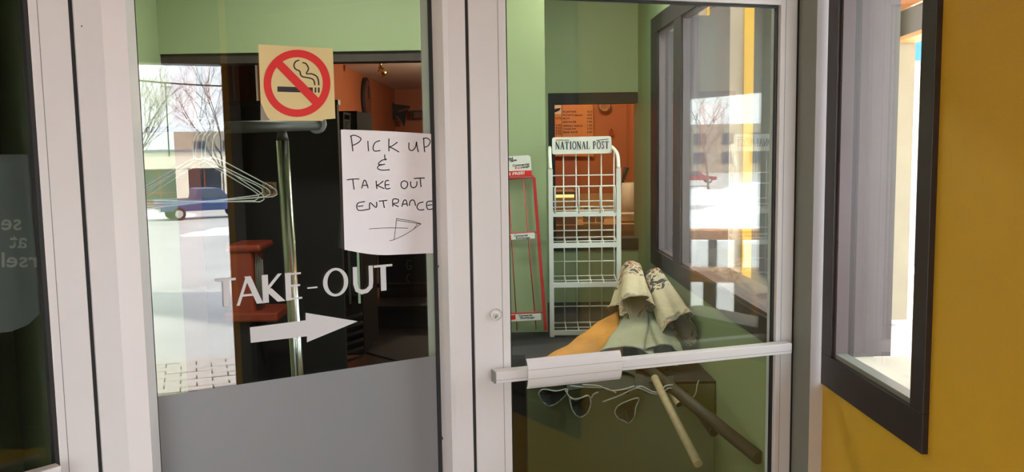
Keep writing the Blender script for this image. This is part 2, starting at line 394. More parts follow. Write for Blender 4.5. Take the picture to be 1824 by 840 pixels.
for a in (.36, .66):
    z = zb + (zt - zb) * a; dd = BD + .002 + .013 * math.sin(math.pi * a) ** .6
    D.box('groove_line', 'alu_grey', ua, ub, z - .0004, z + .0004, dd - .001, dd + .0004, pd)
# key cylinder
uk, zk = D.at(883.5, 560, .004)
lk = empty('lock', tuple(D.pt(uk, zk))); lk.parent = d1; lk.matrix_parent_inverse = d1.matrix_world.inverted()
def disc(pl, u, z, r_, d0, d1_, name, m, parent, seg=28, bevel=0):
    return MB().tube([pl.pt(u, z, d0), pl.pt(u, z, d1_)], r_, seg).build(name, m, parent, bevel)
disc(D, uk, zk, .0150, 0, .004, 'lock_collar', 'chrome', lk)
disc(D, uk, zk, .0122, .004, .0055, 'lock_face', 'alu', lk)
disc(D, uk - .001, zk - .003, .0066, .0055, .0068, 'lock_plug', 'chrome', lk)
D.box('keyhole', 'black', uk - .0018, uk + .0002, zk - .0075, zk - .001, .0068, .0072, lk)

# ---- door at the far left (door_2)
d2 = empty('door_2', tuple(L.pt(-.5, 0))); struct(d2, 'white framed glass door at the far left edge', 'door')
ls0, ls1 = L.u(79), L.u(149)
L.box('stile', 'alu', ls0, ls1, .01, HEADZ - .008, -.045, 0, d2, .002)
L.box('stile', 'alu', ls0 - .85, ls0 - .78, .01, HEADZ - .008, -.045, 0, d2, .002)
L.box('top_rail', 'alu', ls0 - .78, ls0, TOPZ + .08, HEADZ - .008, -.045, 0, d2)
L.box('bottom_rail', 'alu', ls0 - .78, ls0, .01, .26, -.045, 0, d2)
L.box('pane', 'glass', ls0 - .785, ls0 + .004, .255, TOPZ + .085, -.028, -.022, d2)
L.box('gasket', 'black', ls0 - .008, ls0, .26, TOPZ + .08, -.021, -.002, d2)
L.box('groove', 'alu_grey', L.u(94.5) - .0006, L.u(94.5) + .0006, .01, HEADZ - .01, 0, .0004, d2)
L.box('door_gap', 'black', ls1 + .0005, L.u(156.5), 0, HEADZ, -.045, -.004, d2)
zl = L.at(75, 829, .0)[1]
L.box('push_bar', 'alu', ls0 - .80, ls0 - .010, zl - .03, zl, .004, .03, d2, .0015)
# oval decal with mirrored words on the inner side of its glass
dc = empty('window_decal', tuple(L.pt(ls0 - .1, .7, -.03))); tag(dc, 'grey-green round-bottomed decal with mirrored words on the far left door', 'decal')
arc = [(-160, 275), (70, 275), (80, 420), (86, 520), (74, 555), (50, 578), (20, 590), (-40, 596), (-160, 590)]
L.poly('backing', 'decal', arc, -.0300, -.0292, dc)
for txt, x0, x1, y0, y1 in (('se', 2, 38, 410, 390), ('at', 17, 48, 442, 419), ('rsel', 3, 66, 476, 449)):
    def fn(a, b, x0=x0, x1=x1, y0=y0, y1=y1):
        u_, z_ = L.at(x0 + (x1 - x0) * a, y0 + (y1 - y0) * b, -.0288); return L.pt(u_, z_, -.0288)
    text_obj('lettering', txt, 'decal_text', fn, dc, .012, True)

# ---- right wall: yellow in the porch, green behind the door, one line
ZT = 2.75; WIN0, WIN1, GI0, GI1 = .905, 2.24, .993, 2.153
ya, yb = wy(1666), wy(1476)
ga, gb_ = wy(1641), wy(1493)
wr = empty('wall_right', tuple(W(1.4, 0))); struct(wr, 'mustard yellow porch wall with a dark framed window', 'wall')
for y0, y1, z0, z1 in ((.27, .33, -.05, ZT), (.33, 1.42, -.05, .42), (.33, 1.42, WIN1, ZT), (1.42, ya, -.05, ZT), (ya, 2.40, -.05, WIN0), (ya, 2.40, WIN1, ZT)):
    wslab(MB(), y0, y1, z0, z1, -.15, 0).build('wall_panel', 'yellow', wr)
bk = empty('notice_panel', tuple(W(.87, WIN0))); tag(bk, 'dark framed black panel in the near part of the yellow wall', 'panel')
wslab(MB(), .33, 1.42, .42, WIN1, -.12, -.02).build('board', 'dark', bk)
for y0, y1, z0, z1 in ((.33, 1.42, .42, .50), (.33, 1.42, GI1, WIN1), (.33, .40, .50, GI1), (1.35, 1.42, .50, GI1)):
    wslab(MB(), y0, y1, z0, z1, -.02, .014).build('frame_bar', 'brown', bk)
yc0, yc1 = 2.72, wy(1163)
wg = empty('wall_side', tuple(W(3.6, 0))); struct(wg, 'green painted side wall behind the glass door', 'wall')
for y0, y1, z0, z1 in ((2.40, yc0, 0, ZT), (yc0, yc1, 0, WIN0), (yc0, yc1, WIN1, ZT), (yc1, 5.5, 0, ZT)):
    wslab(MB(), y0, y1, z0, z1, -.15, 0).build('wall_panel', 'green', wg)
def wframe(name, label, y0, y1, panes, jamb, sill='concrete', zo0=WIN0, zo1=WIN1):
    """dark frame on the right wall: outer rectangle y0..y1, list of glass openings"""
    o = empty(name, tuple(W((y0 + y1) / 2, zo0))); struct(o, label, 'window')
    wslab(MB(), y0, y1, zo0, GI0, -.05, .014).build('sill_rail', 'brown', o, .002)
    wslab(MB(), y0, y1, GI1, zo1, -.05, .014).build('head_rail', 'brown', o, .002)
    edges = [y0] + [e for p in panes for e in p] + [y1]
    for i in range(0, len(edges), 2):
        wslab(MB(), edges[i], edges[i + 1], GI0, GI1, -.05, .014).build('frame_post', 'brown', o, .002)
    for a, b in panes:
        wslab(MB(), a - .004, b + .004, GI0 - .004, GI1 + .004, -.034, -.028).build('pane', 'glass', o)
        # bead around the glass with screws
        t_ = .012
        wslab(MB(), a, a + t_, GI0, GI1, -.028, .004).build('glazing_bead', 'brown_jamb', o)
        wslab(MB(), b - t_, b, GI0, GI1, -.028, .004).build('glazing_bead', 'brown_jamb', o)
        wslab(MB(), a + t_, b - t_, GI0, GI0 + t_, -.028, .004).build('glazing_bead', jamb, o)
        wslab(MB(), a + t_, b - t_, GI1 - t_, GI1, -.028, .004).build('glazing_bead', 'brown_jamb', o)
        for z in [GI0 + .10 + k * .21 for k in range(6)]:
            q = W(b - t_ / 2, z, .004); MB().tube([q, q + Vector((wn.x, wn.y, 0)) * .002], .003, 8).build('screw', 'dark_steel', o)
        # outer reveal
        wslab(MB(), b + .001, b + .03, GI0, GI1, -.15, -.05).build('outer_jamb', 'brown_jamb', o)
        wslab(MB(), a - .03, a - .001, GI0, GI1, -.15, -.05).build('outer_jamb', 'brown_jamb', o)
        wslab(MB(), a, b, GI0 - .03, GI0 - .001, -.19, -.05).build('outer_sill', sill, o)
    return o
wframe('window_2', 'dark brown framed window in the yellow porch wall', ya, yb, [(ga, gb_)], 'alu_grey')
wframe('window_3', 'dark brown two-pane window in the green wall behind the door', yc0, yc1, [(yc0 + .06, wy(1216)), (wy(1203), wy(1174))], 'brown_jamb', 'brown_jamb')

dv = zpoly('wall_dark_backing', 'green_dull', [(-.90, 1.93), (-.97, 1.88), (-2.02, 3.42), (-1.95, 3.47)], 0, 2.7)  # added wall, coloured dull so the far left pane looks dim
struct(dv, 'added olive wall darkening the view through the far left door', 'wall')
# ---- inner walls, floor and ceilings
YP, YB = 4.5, 5.35
hz = yp(500, 93, YP).z; xl = yp(281, 60, YP).x; xr = yp(757, 60, YP).x; xe = yp(970, 60, YP).x
wp = empty('wall_partition', (0, YP, 0)); struct(wp, 'green partition wall with a wide opening to the dining room', 'wall')
box('header_panel', 'green', (xl, xr, YP, YP + .14, hz, ZT), wp)
box('wall_panel', 'green', (xr, xe, YP, YP + .14, 0, ZT), wp)
box('header_beam', 'darkbrown', (xl, xr, YP + .02, YP + .14, hz - .05, hz), wp)
box('wall_return', 'green', (xe - .12, xe, YP + .14, YB, 0, ZT), wp)
wl = empty('wall_left', (-1.9, 3, 0)); struct(wl, 'green left wall of the entry with a dark window', 'wall')
wz0, wz1 = 1.0, yp(264, 52, 4.1).z
for y0, y1, z0, z1 in ((.9, 2.2, 0, ZT), (2.2, 4.15, 0, wz0), (2.2, 4.15, wz1, ZT), (4.15, YP + .14, 0, ZT)):
    box('wall_panel', 'green', (xl - .15, xl, y0, y1, z0, z1), wl)
box('wall_panel', 'green', (-2.75, L.pt(-1.0, 0).x, .86, .96, 0, ZT), wl)
w4 = empty('window_4', (xl, 3.2, wz0)); struct(w4, 'dark grey framed window in the left green wall', 'window')
for b in ((2.2, 2.27, wz0, wz1), (4.08, 4.15, wz0, wz1), (2.27, 4.08, wz0, wz0 + .07), (2.27, 4.08, wz1 - .07, wz1)):
    box('frame_bar', 'green_dull', (xl - .06, xl + .015, *b), w4)
box('pane', 'glass', (xl - .05, xl - .044, 2.26, 4.09, wz0 + .06, wz1 - .06), w4)
box('blind', 'decal', (xl - .12, xl - .10, 2.2, 4.15, wz0, wz1), w4)
wb = empty('wall_back', (.5, YB, 0)); struct(wb, 'green back wall with the serving hatch opening', 'wall')
ox0, oz1 = yp(976, 165, YB).x, yp(1050, 165, YB).z; ox1 = yp(1137, 300, YB).x; oz0 = yp(1110, 424, YB).z
xw = WX(YB)
box('wall_panel', 'green', (xe - .12, ox0, YB, YB + .12, 0, ZT), wb)
box('wall_panel', 'green', (ox1, 1.07, YB, YB + .12, 0, ZT), wb)
box('wall_panel', 'green', (ox0, ox1, YB, YB + .12, oz1, ZT), wb)
box('wall_panel', 'green', (ox0, ox1, YB, YB + .12, 0, oz0 - .07), wb)
box('hatch_lintel', 'dark', (ox0, ox1, YB + .005, YB + .12, oz1 - .065, oz1), wb)
box('hatch_jamb', 'dark', (ox0, ox0 + .04, YB + .005, YB + .12, oz0, oz1 - .065), wb)
box('hatch_sill', 'dark', (ox0, ox1, YB - .01, YB + .12, oz0 - .07, oz0), wb)
# kitchen and dining room shells
wk = empty('wall_kitchen', (.6, 7.6, 0)); struct(wk, 'orange kitchen walls beyond the serving hatch', 'wall')
box('wall_panel', 'orange', (-.02, 1.3, 7.6, 7.7, 0, ZT), wk)
box('wall_panel', 'orange', (1.0, 1.07, YB + .12, 7.6, 0, ZT), wk)
box('wall_panel', 'orange', (xe - .12, xe - .06, YB + .12, 7.6, 0, ZT), wk)
wd = empty('wall_dining', (-2, 12, 0)); struct(wd, 'orange dining room walls seen through the glass panel', 'wall')
CZ = 2.6; xs = -2.07
box('wall_panel', 'orange', (-4.6, xs, 10.0, 10.12, 0, CZ), wd)
box('wall_panel', 'orange', (xs - .1, xs, 10.12, 15.9, 0, CZ), wd)
box('wall_panel', 'orange', (xs - .1, 1.2, 15.9, 16.0, 0, CZ), wd)
box('wall_panel', 'orange', (1.1, 1.2, 7.7, 15.9, 0, CZ), wd)
box('wall_panel', 'orange', (-4.7, -4.6, YP, 10.1, 0, CZ), wd)
box('wall_panel', 'orange', (-4.6, xl - .15, YP, YP + .14, 0, CZ), wd)
ceil = empty('ceiling', (0, 4, ZT)); struct(ceil, 'pale ceiling above entry and dining room', 'ceiling')
box('ceiling_panel', 'white', (-4.7, 1.2, YP + .14, 16, CZ, CZ + .2), ceil)
zpoly('ceiling_panel', 'green', [(-2.3, .82), (L.pt(-1.15, 0).x, .85), xy(L.pt(0, 0, -.1)), xy(P.pt(0, 0, -.1)), xy(D.pt(.95, 0, -.1)), (1.0, 2.6), (1.0, YB + .1), (-2.3, YP + .2)], ZT - .02, ZT + .1, ceil)
fl = struct(zpoly('floor', 'floor_dark', [(-4.7, .8), (L.pt(-1.15, 0).x, .8), xy(L.pt(0, 0, 0)), xy(P.pt(0, 0, 0)), xy(D.pt(.95, 0, 0)), (1.2, 2.6), (1.2, 16), (-4.7, 16)], -.12, 0), 'dark tiled floor inside', 'floor')
# ---- porch: paving, soffit, beam at its outer edge, light-limiting left wall added
S0 = Vector((1.43, -.34)); sd = Vector((.804, .595))
lf = S0 - sd * 5.0; rg = S0 + sd * .25
cp = struct(zpoly('ceiling_porch', 'soffit_orange', [xy(L.pt(-1.3, 0)), xy(L.pt(0, 0, .02)), xy(P.pt(0, 0, .02)), xy(D.pt(1.1, 0, .02)), (rg.x, 2.5), (rg.x, rg.y), (lf.x, lf.y), (lf.x, .8)], 2.5, 2.6), 'porch soffit above the storefront', 'ceiling')
bm_ = MB(); n2 = Vector((sd.y, -sd.x)) * .12
BZ = 2.03
bm_.hexa([(lf.x, lf.y, BZ), (rg.x, rg.y, BZ), (rg.x + n2.x, rg.y + n2.y, BZ), (lf.x + n2.x, lf.y + n2.y, BZ)] + [(lf.x, lf.y, 2.75), (rg.x, rg.y, 2.75), (rg.x + n2.x, rg.y + n2.y, 2.75), (lf.x + n2.x, lf.y + n2.y, 2.75)])
struct(bm_.build('trim_5', 'darkbrown'), 'dark beam along the open edge of the porch', 'beam')
lw_ = MB(); x_ = L.pt(-1.0, 0).x
struct(box('wall_porch_blocker', 'yellow', (-2.75, -2.6, -3.2, .95, -.05, 2.6)), 'unseen yellow wall added on the left to limit porch light', 'wall')  # unseen wall added to limit the light entering the porch

bwn = Vector((sd.y, -sd.x)) * .1; p0_, p1_ = S0 - sd * 2.5, S0 - sd * .52
struct(zpoly('wall_rear_blocker', 'yellow', [xy(p0_), xy(p1_), xy(p1_ + bwn), xy(p0_ + bwn)], -.05, BZ), 'unseen yellow wall added behind the viewer to cut porch light', 'wall')  # unseen blocker added to cut the light reaching the storefront

# ================================================================== OUTSIDE
gp = empty('pavement', (0, 0, -.06)); tag(gp, 'brick paved porch and walk in front of the doors', 'pavement', kind='structure')
zpoly('paving_bed', 'joint', [(lf.x - .5, .95), (L.pt(-1.15, 0).x, .9), xy(L.pt(0, 0, .03)), xy(P.pt(0, 0, .03)), xy(D.pt(.95, 0, .03)), (.95, 2.5), (1.9, 2.6), (3.3, .6), (3.56, -.74), (.17, -3.69), (lf.x - .5, -4.6)], -.12, -.012, gp)
pm = None
c0 = Vector((1.95, -1.2)); e1_ = Vector((.656, -.755)); e2_ = Vector((.755, .656))
for i in range(-8, 9):
    for j in range(-8, 9):
        # basket of 20 x 10 cm clay pavers laid in running bond
        q = c0 + e1_ * (i * .104) * 1.0 + e2_ * (j * .208 + (.104 if i % 2 else 0))
        if pm is None:
            o = box('brick', 'paver', (-.099, .099, -.049, .049, -.05, 0), gp, .004); pm = o.data
        else:
            o = bpy.data.objects.new('brick', pm); col.objects.link(o); o.parent = gp; o.matrix_parent_inverse = gp.matrix_world.inverted()
        o.matrix_world = Matrix.Translation((q.x, q.y, random.uniform(-.003, .003))) @ Matrix.Rotation(math.atan2(e2_.y, e2_.x), 4, 'Z')
# terrain: falls away from the building towards the street
def gz(dist):
    return -.06 - 2.35 * min(1, max(0, (dist - 3.5) / 42)) - 1.2 * min(1, max(0, (dist - 46) / 70))
mb = MB(); cen = Vector((0, 1)); rows = [1.0, 2.2, 3.5, 6, 10, 16, 24, 34, 46, 60, 80, 116, 170, 320]; na = 60
idx = []
for r_ in rows:
    line = []
    for k in range(na + 1):
        a = R(360 * k / na); p_ = (cen.x + r_ * math.sin(a), cen.y + r_ * math.cos(a)); line.append(len(mb.v)); mb.v.append((p_[0], p_[1], gz(r_) - (.08 if r_ < 4 else 0)))
    idx.append(line)
for a, b in zip(idx[:-1], idx[1:]):
    for k in range(na): mb.f.append((a[k], a[k + 1], b[k + 1], b[k])); mb.sm.append(True)
tag(mb.build('ground', 'asphalt'), 'wet asphalt parking lot sloping away from the porch', 'ground', kind='structure')
def dirp(th, dist, off=(0, 1)):         # point at a bearing (degrees clockwise from straight ahead)
    x_, y_ = off[0] + dist * math.sin(R(th)), off[1] + dist * math.cos(R(th)); return Vector((x_, y_, gz(math.hypot(x_, y_ - 1))))
def snow(name, label, c, rx, ry, h, rot, seed=0):
    mb = MB(); nu, nv = 28, 14; cr, sr = math.cos(R(rot)), math.sin(R(rot))
    for i in range(nu + 1):
        for j in range(nv + 1):
            a, b = i / nu * 2 - 1, j / nv * 2 - 1; x_, y_ = a * rx, b * ry
            f_ = max(0, 1 - abs(a) ** 3) * max(0, 1 - b * b) ** .8; z_ = h * f_ * (.75 + .5 * mnoise.noise(Vector((x_ * .8 / max(.5, h), y_ * .8 / max(.5, h), seed)))) - .05
            q = (c.x + x_ * cr - y_ * sr, c.y + x_ * sr + y_ * cr); mb.v.append((*q, gz(math.hypot(q[0], q[1] - 1)) + z_))
    for i in range(nu):
        for j in range(nv):
            k = i * (nv + 1) + j; mb.f.append((k, k + nv + 1, k + nv + 2, k + 1)); mb.sm.append(True)
    o = mb.build(name, 'snow'); tag(o, label, 'snow bank', 'snow banks on the lot'); return o
th0 = 139.5
ca = 90 - th0                            # direction of the view as a mathematical angle
snow('snow_bank', 'low snow bank on the lot in front of the blue pickup truck', dirp(134.6, 33), 3.2, 1.6, .35, ca + 90, 1)
snow('snow_bank', 'long snow bank below the storefront with square columns', dirp(146.5, 57.5), 8, 2.5, .8, ca + 90, 2)
snow('snow_bank', 'thin ridge of snow along the brick paving', dirp(138, 4.0), 1.3, .22, .10, ca + 100, 3)
snow('snow_bank', 'big white snow bank beyond the patio railing', dirp(123, 26), 5.4, 5, 1.3, ca + 98, 4)
snow('snow_bank', 'wide snow field with the red car behind it', dirp(124.5, 66), 11, 9, 1.3, ca + 98, 5)
snow('snow_bank', 'deep snow lying along the patio outside the porch window', Vector((9.5, 12.0, 0)), 5, 5.0, .8, 60, 6)

def thing_at(name, label, cat, loc, rz, group=None):
    o = empty(name); o.matrix_world = Matrix.Translation(loc) @ Matrix.Rotation(rz, 4, 'Z'); return tag(o, label, cat, group)
def lpart(mb, name, m, parent, bevel=0):   # geometry given in the parent's own axes
    o = mb.build(name, m, None, bevel); o.parent = parent; return o
# pickup truck
def wheels(root, xs_, yw, r_, m2='dark_steel'):
    for x_ in xs_:
        for y_ in (-yw, yw):
            s_ = 1 if y_ > 0 else -1
            wh = lpart(MB().tube([(x_, y_ - .11 * s_, r_), (x_, y_ + .11 * s_, r_)], r_, 20), 'wheel', 'tyre', root)
            o = MB().tube([(x_, y_ + .11 * s_, r_), (x_, y_ + .125 * s_, r_)], r_ * .6, 16).build('hub_cap', 'chrome', None); o.parent = wh
tp = dirp(138.2, 53); tk = thing_at('pickup_truck', 'dark blue pickup truck parked on the snowy lot', 'truck', tp, R(ca + 90 - 14))
mb = MB(); fy = lambda s_: (lambda x_, z_: (x_, s_, z_))
mb.prism([(-2.75, .55), (2.6, .5), (2.72, .75), (2.65, 1.12), (1.25, 1.22), (-2.75, 1.22)], fy(-.95), fy(.95)); lpart(mb, 'body', 'truck_blue', tk, .04)
mb = MB().prism([(-.75, 1.2), (1.35, 1.2), (.7, 1.82), (-.6, 1.84)], fy(-.85), fy(.85)); cb = lpart(mb, 'cab', 'truck_blue', tk, .05)
for s_ in (-.86, .86):
    o = MB().prism([(-.5, 1.25), (1.1, 1.25), (.62, 1.74), (-.45, 1.76)], fy(s_ - .006), fy(s_ + .006)).build('side_window', 'bwindow'); o.parent = cb
lpart(MB().box(-2.6, -.8, -.8, .8, 1.19, 1.235), 'bed_floor', 'blackmetal', tk)
lpart(MB().box(-2.85, -2.74, -.9, .9, .5, .7), 'bumper', 'chrome', tk, .02)
for s_ in (-.86, .86): lpart(MB().box(-2.77, -2.74, s_ - .07, s_ + .07, .8, 1.12), 'tail_light', 'red', tk)
wheels(tk, (-1.75, 1.85), .85, .39)
# red car
cpos = dirp(131.8, 98, (0, 2)); ck = thing_at('parked_car', 'red car half hidden behind the snow field', 'car', cpos + Vector((0, 0, .35)), R(ca + 88))
lpart(MB().prism([(-2.2, .35), (2.2, .35), (2.25, .7), (1.2, .85), (-2.1, .9), (-2.25, .7)], fy(-.85), fy(.85)), 'body', 'car_red', ck, .06)
cb = lpart(MB().prism([(-1.7, .88), (1.0, .84), (.35, 1.38), (-1.15, 1.4)], fy(-.75), fy(.75)), 'cabin', 'car_red', ck, .06)
for s_ in (-.76, .76):
    o = MB().prism([(-1.4, .92), (.75, .9), (.28, 1.3), (-1.05, 1.32)], fy(s_ - .006), fy(s_ + .006)).build('side_window', 'bwindow'); o.parent = cb
wheels(ck, (-1.4, 1.4), .78, .32)
# storefront across the lot
bp_ = dirp(140.5, 69); bd = thing_at('storefront_building', 'long beige one-storey building with square columns across the lot', 'building', bp_, R(ca + 90))
lpart(MB().box(-26, 5, -9, -1.6, 0, 4.1), 'wall', 'facade', bd)
fa = lpart(MB().box(-26, 5, -1.6, .6, 3.0, 4.3), 'fascia', 'facade', bd)
lpart(MB().box(-26, 5, .55, .75, 4.25, 4.45), 'roof_edge', 'grey_block', bd)
lpart(MB().box(-13, -4.5, -8, -3, 4.1, 6.1), 'roof_box', 'grey_block', bd)
for k, x_ in enumerate([-25.2 + 3.3 * k for k in range(10)]):
    lpart(MB().box(x_ - .45, x_ + .45, -.35, .55, 0, 3.0), 'column', 'facade', bd)
    if k < 9:
        wi = lpart(MB().box(x_ + .25, x_ + 3.05, -1.6, -1.52, .3, 2.9), 'window', 'bwindow', bd)
        for b in ((x_ + .25, x_ + 3.05, .25, .40), (x_ + .25, x_ + 3.05, 1.05, 1.15), (x_ + .25, x_ + .4, .3, 2.9), (x_ + 1.6, x_ + 1.7, .3, 2.9)):
            o = MB().box(b[0], b[1], -1.52, -1.44, b[2], b[3]).build('window_bar', 'borange'); o.parent = wi
# tan and grey blocks further off
bq = dirp(131.5, 150); b2_ = thing_at('office_building', 'tan brick block with small windows far behind the red car', 'building', bq, R(ca + 96))
lpart(MB().box(-22, 22, -10, 0, 0, 8.2), 'wall', 'brick_tan', b2_)
lpart(MB().box(-12, -3, -9, -.5, 8.2, 11.0), 'roof_house', 'grey_block', b2_)
for k in range(9):
    for zz in (1.6, 4.8): lpart(MB().box(-19 + k * 4.6, -17 + k * 4.6, 0, .12, zz, zz + 1.9), 'window', 'bwindow', b2_)
bq = dirp(133.6, 140); b3_ = thing_at('cladding_building', 'tall grey clad building behind bare trees', 'building', bq, R(ca + 96))
lpart(MB().box(-4, 4, -8, 0, 0, 12.0), 'wall', 'grey_block', b3_)
for k in range(3):
    for zz in (3, 6, 9): lpart(MB().box(-3.2 + k * 2.4, -1.6 + k * 2.4, 0, .12, zz, zz + 1.6), 'window', 'bwindow', b3_)
# bare trees
def tree(label, pos, h, seed, r0=.16):
    rn = random.Random(seed); root = thing_at('bare_tree', label, 'tree', pos, 0, 'bare trees round the lot')
    trunk = MB(); br = MB()
    def grow(mb_, p_, d_, l_, r_, lev):
        pts = [p_]; q = p_.copy(); dd = d_.copy()
        for i in range(4):
            dd = (dd + Vector((rn.uniform(-.2, .2), rn.uniform(-.2, .2), rn.uniform(-.05, .12)))).normalized(); q = q + dd * l_ / 4; pts.append(q.copy())
        mb_.tube(pts, [r_ * (1 - .15 * i) for i in range(5)], 5 if lev < 2 else 3, cap=False)
        if lev < 4:
            for i in range(4 if lev else 6):
                k = rn.choice((2, 3, 4)); a = rn.uniform(0, 6.28); nd = (dd + Vector((math.cos(a), math.sin(a), rn.uniform(-.1, .5))) * rn.uniform(.5, .95)).normalized()
                grow(br, pts[k], nd, l_ * rn.uniform(.5, .72), r_ * .52, lev + 1)
    grow(trunk, Vector((0, 0, -.1)), Vector((0, 0, 1)), h * .42, r0, 0)
    lpart(trunk, 'trunk', 'bark', root); lpart(br, 'branches', 'bark', root); return root
tree('bare tree at the right edge of the mirrored lot', dirp(136.9, 60), 13, 3, .09)
tree('bare tree at the left of the mirrored storefront', dirp(142.6, 58), 13, 5, .09)
tree('bare tree in front of the grey clad building', dirp(133.9, 72), 11, 8, .13)
tree('bare tree beside the tan brick block', dirp(130.4, 86), 12, 9, .13)
# overhead wire between two street poles
for nm, th, ds in (('thin street pole carrying the wire near the bare trees', 147, 58), ('thin street pole carrying the wire behind the patio', 122, 58)):
    q = dirp(th, ds); o = thing_at('utility_pole', nm, 'pole', q, 0, 'street poles'); lpart(MB().tube([(0, 0, -.2), (0, 0, 9.6)], .11, 8), 'shaft', 'bark', o); lpart(MB().box(-.7, .7, -.05, .05, 9.2, 9.32), 'cross_arm', 'bark', o)
a_, b_ = dirp(147, 58), dirp(122, 58); pts = []
for k in range(17):
    t_ = k / 16; v = a_.lerp(b_, t_); pts.append((v.x, v.y, a_.z + 9.3 + (b_.z - a_.z) * t_ - 1.1 * (1 - (2 * t_ - 1) ** 2)))
tag(MB().tube(pts, .055, 5).build('overhead_wire', 'blackmetal'), 'dark overhead wire across the pale sky', 'wire')
q = dirp(140.2, 66); o = thing_at('roof_antenna', 'thin mast rising behind the storefront roof', 'antenna', q, 0)
lpart(MB().tube([(0, 0, 3.9), (0, 0, 9.2)], .05, 6), 'mast', 'blackmetal', o); lpart(MB().box(-.4, .4, -.03, .03, 8.9, 8.97), 'cross_arm', 'blackmetal', o)

# patio railing outside the yellow wall
def railing(name, label, a, b, z0, z1, posts, mrail, mbal, nb):
    a = Vector(a); b = Vector(b); o = empty(name, (*a, z0)); tag(o, label, 'railing', 'patio railings')
    P3 = lambda t_, z: (a.x + (b.x - a.x) * t_, a.y + (b.y - a.y) * t_, z)
    MB().bar(P3(0, z1), P3(1, z1), .13, .05).build('top_rail', mrail, o)
    MB().bar(P3(0, z0 + .12), P3(1, z0 + .12), .06, .06).build('bottom_rail', mrail, o)
    for k in range(posts): MB().bar(P3(k / (posts - 1), z0 - .06), P3(k / (posts - 1), z1), .10, .10).build('post', mrail, o)
    for k in range(nb):
        t_ = (k + .5) / nb; MB().bar(P3(t_, z0 + .12), P3(t_, z1 - .02), .035, .035).build('baluster', mbal, o)
railing('patio_railing', 'orange-stained wood railing with dark balusters beyond the porch window', (2.05, .22), (4.9, 3.4), 0, 1.06, 4, 'wood_orange', 'blackmetal', 30)
railing('patio_gate', 'short orange wood gate with black top rail close to the porch window', (1.42, 1.02), (2.35, 2.05), 0, .98, 3, 'wood_orange', 'blackmetal', 8)
def patio_chair(label, pos, rz):
    o = thing_at('patio_chair', label, 'chair', pos, rz, 'black patio chairs')
    lpart(MB().box(-.22, .22, -.22, .22, .43, .455), 'seat', 'blackmetal', o, .01)
    for x_ in (-.2, .2):
        for y_ in (-.2, .2): lpart(MB().tube([(x_, y_, 0), (x_, y_, .43)], .013, 8), 'leg', 'blackmetal', o)
    arc_ = bez([(-.21, -.21, .43), (-.21, -.24, .75), (-.12, -.26, .9), (.12, -.26, .9), (.21, -.24, .75), (.21, -.21, .43)], 5)
    lpart(MB().tube(arc_, .014, 8), 'back_frame', 'blackmetal', o)
    for x_ in (-.12, -.04, .04, .12): lpart(MB().tube([(x_, -.21, .45), (x_, -.258, .88)], .008, 6), 'back_slat', 'blackmetal', o)
patio_chair('black metal patio chair with curved back near the gate', (1.78, .72, -.05), R(140))
patio_chair('black metal patio chair between gate and railing', (2.35, 1.25, -.05), R(60))
# canopy posts and beam over the patio, seen through the window in the yellow wall
YC = 9.0
cn = empty('patio_canopy', (3.9, YC, 0)); tag(cn, 'patio canopy with beige column and dark beam outside the porch window', 'canopy')
c1_, c2_ = yp(1577, 300, YC), yp(1624, 300, YC)
box('column', 'column_beige', (c1_.x, c2_.x, YC, YC + .3, -.3, 2.9), cn)
box('downpipe', 'blackmetal', (c1_.x - .05, c1_.x - .01, YC, YC + .05, 1.2, 2.9), cn)
zb_ = yp(1600, 70, YC).z
cdir = Vector((.098, .995)); cA = Vector((c2_.x - .1, YC)) - cdir * 6.0; cB = cA + cdir * 16
MB().bar((cA.x, cA.y, zb_ + .13), (cB.x, cB.y, zb_ + .13), .16, .27).build('beam', 'darkbrown', cn)
MB().bar((cA.x - .02, cA.y, zb_ - .02), (cB.x - .02, cB.y, zb_ - .02), .22, .04).build('beam_trim', 'soffit_orange', cn)
MB().hexa([(cA.x - .1, cA.y, zb_ + .27), (cB.x - .1, cB.y, zb_ + .27), (cB.x - 1.0, cB.y, zb_ + .75), (cA.x - 1.0, cA.y, zb_ + .75), (cA.x - .1, cA.y, zb_ + .30), (cB.x - .1, cB.y, zb_ + .30), (cB.x - 1.0, cB.y, zb_ + .78), (cA.x - 1.0, cA.y, zb_ + .78)]).build('sloped_soffit', 'soffit_orange', cn)
box('shade_deck', 'soffit_orange', (1.2, c2_.x + 2.2, 3.0, 16, zb_ + .80, zb_ + .90), cn)  # deck stretched out of view to keep the beige column in shade
bs = empty('street_sign', (6.3, 13.5, 0)); tag(bs, 'blue sign board on a post outside the porch window', 'sign')
b1_, b2__ = yp(1626, 60, 13.4), yp(1648, 108, 13.4)
box('board', 'blue_sign', (b1_.x, b2__.x + .2, 13.35, 13.45, b2__.z, b1_.z + .1), bs)
box('post', 'grey_block', (b2__.x, b2__.x + .15, 13.46, 13.56, -.8, b1_.z), bs)
# projecting bay of the same building, seen obliquely through the green wall's window
by = empty('bay_wing', (1.9, 7.2, 0)); tag(by, 'projecting yellow and brown wing seen through the side window', 'building')
xa = lambda px: yp(px, 100, 7.2).x
for p0, p1, m in ((1244, 1257, 'brick_tan'), (1257, 1262, 'yellow'), (1262, 1300, 'brown_jamb'), (1300, 1324, 'brick_tan'), (1324, 1341, 'yellow'), (1341, 1420, 'brown'), (1225, 1244, 'brown_jamb')):
    box({'yellow': 'yellow_strip', 'brown_jamb': 'brown_post', 'brown': 'brown_post', 'brick_tan': 'tan_panel'}[m], m, (xa(p0), xa(p1), 7.2 if m != 'yellow' else 7.17, 7.32, -.3, 3.2), by)
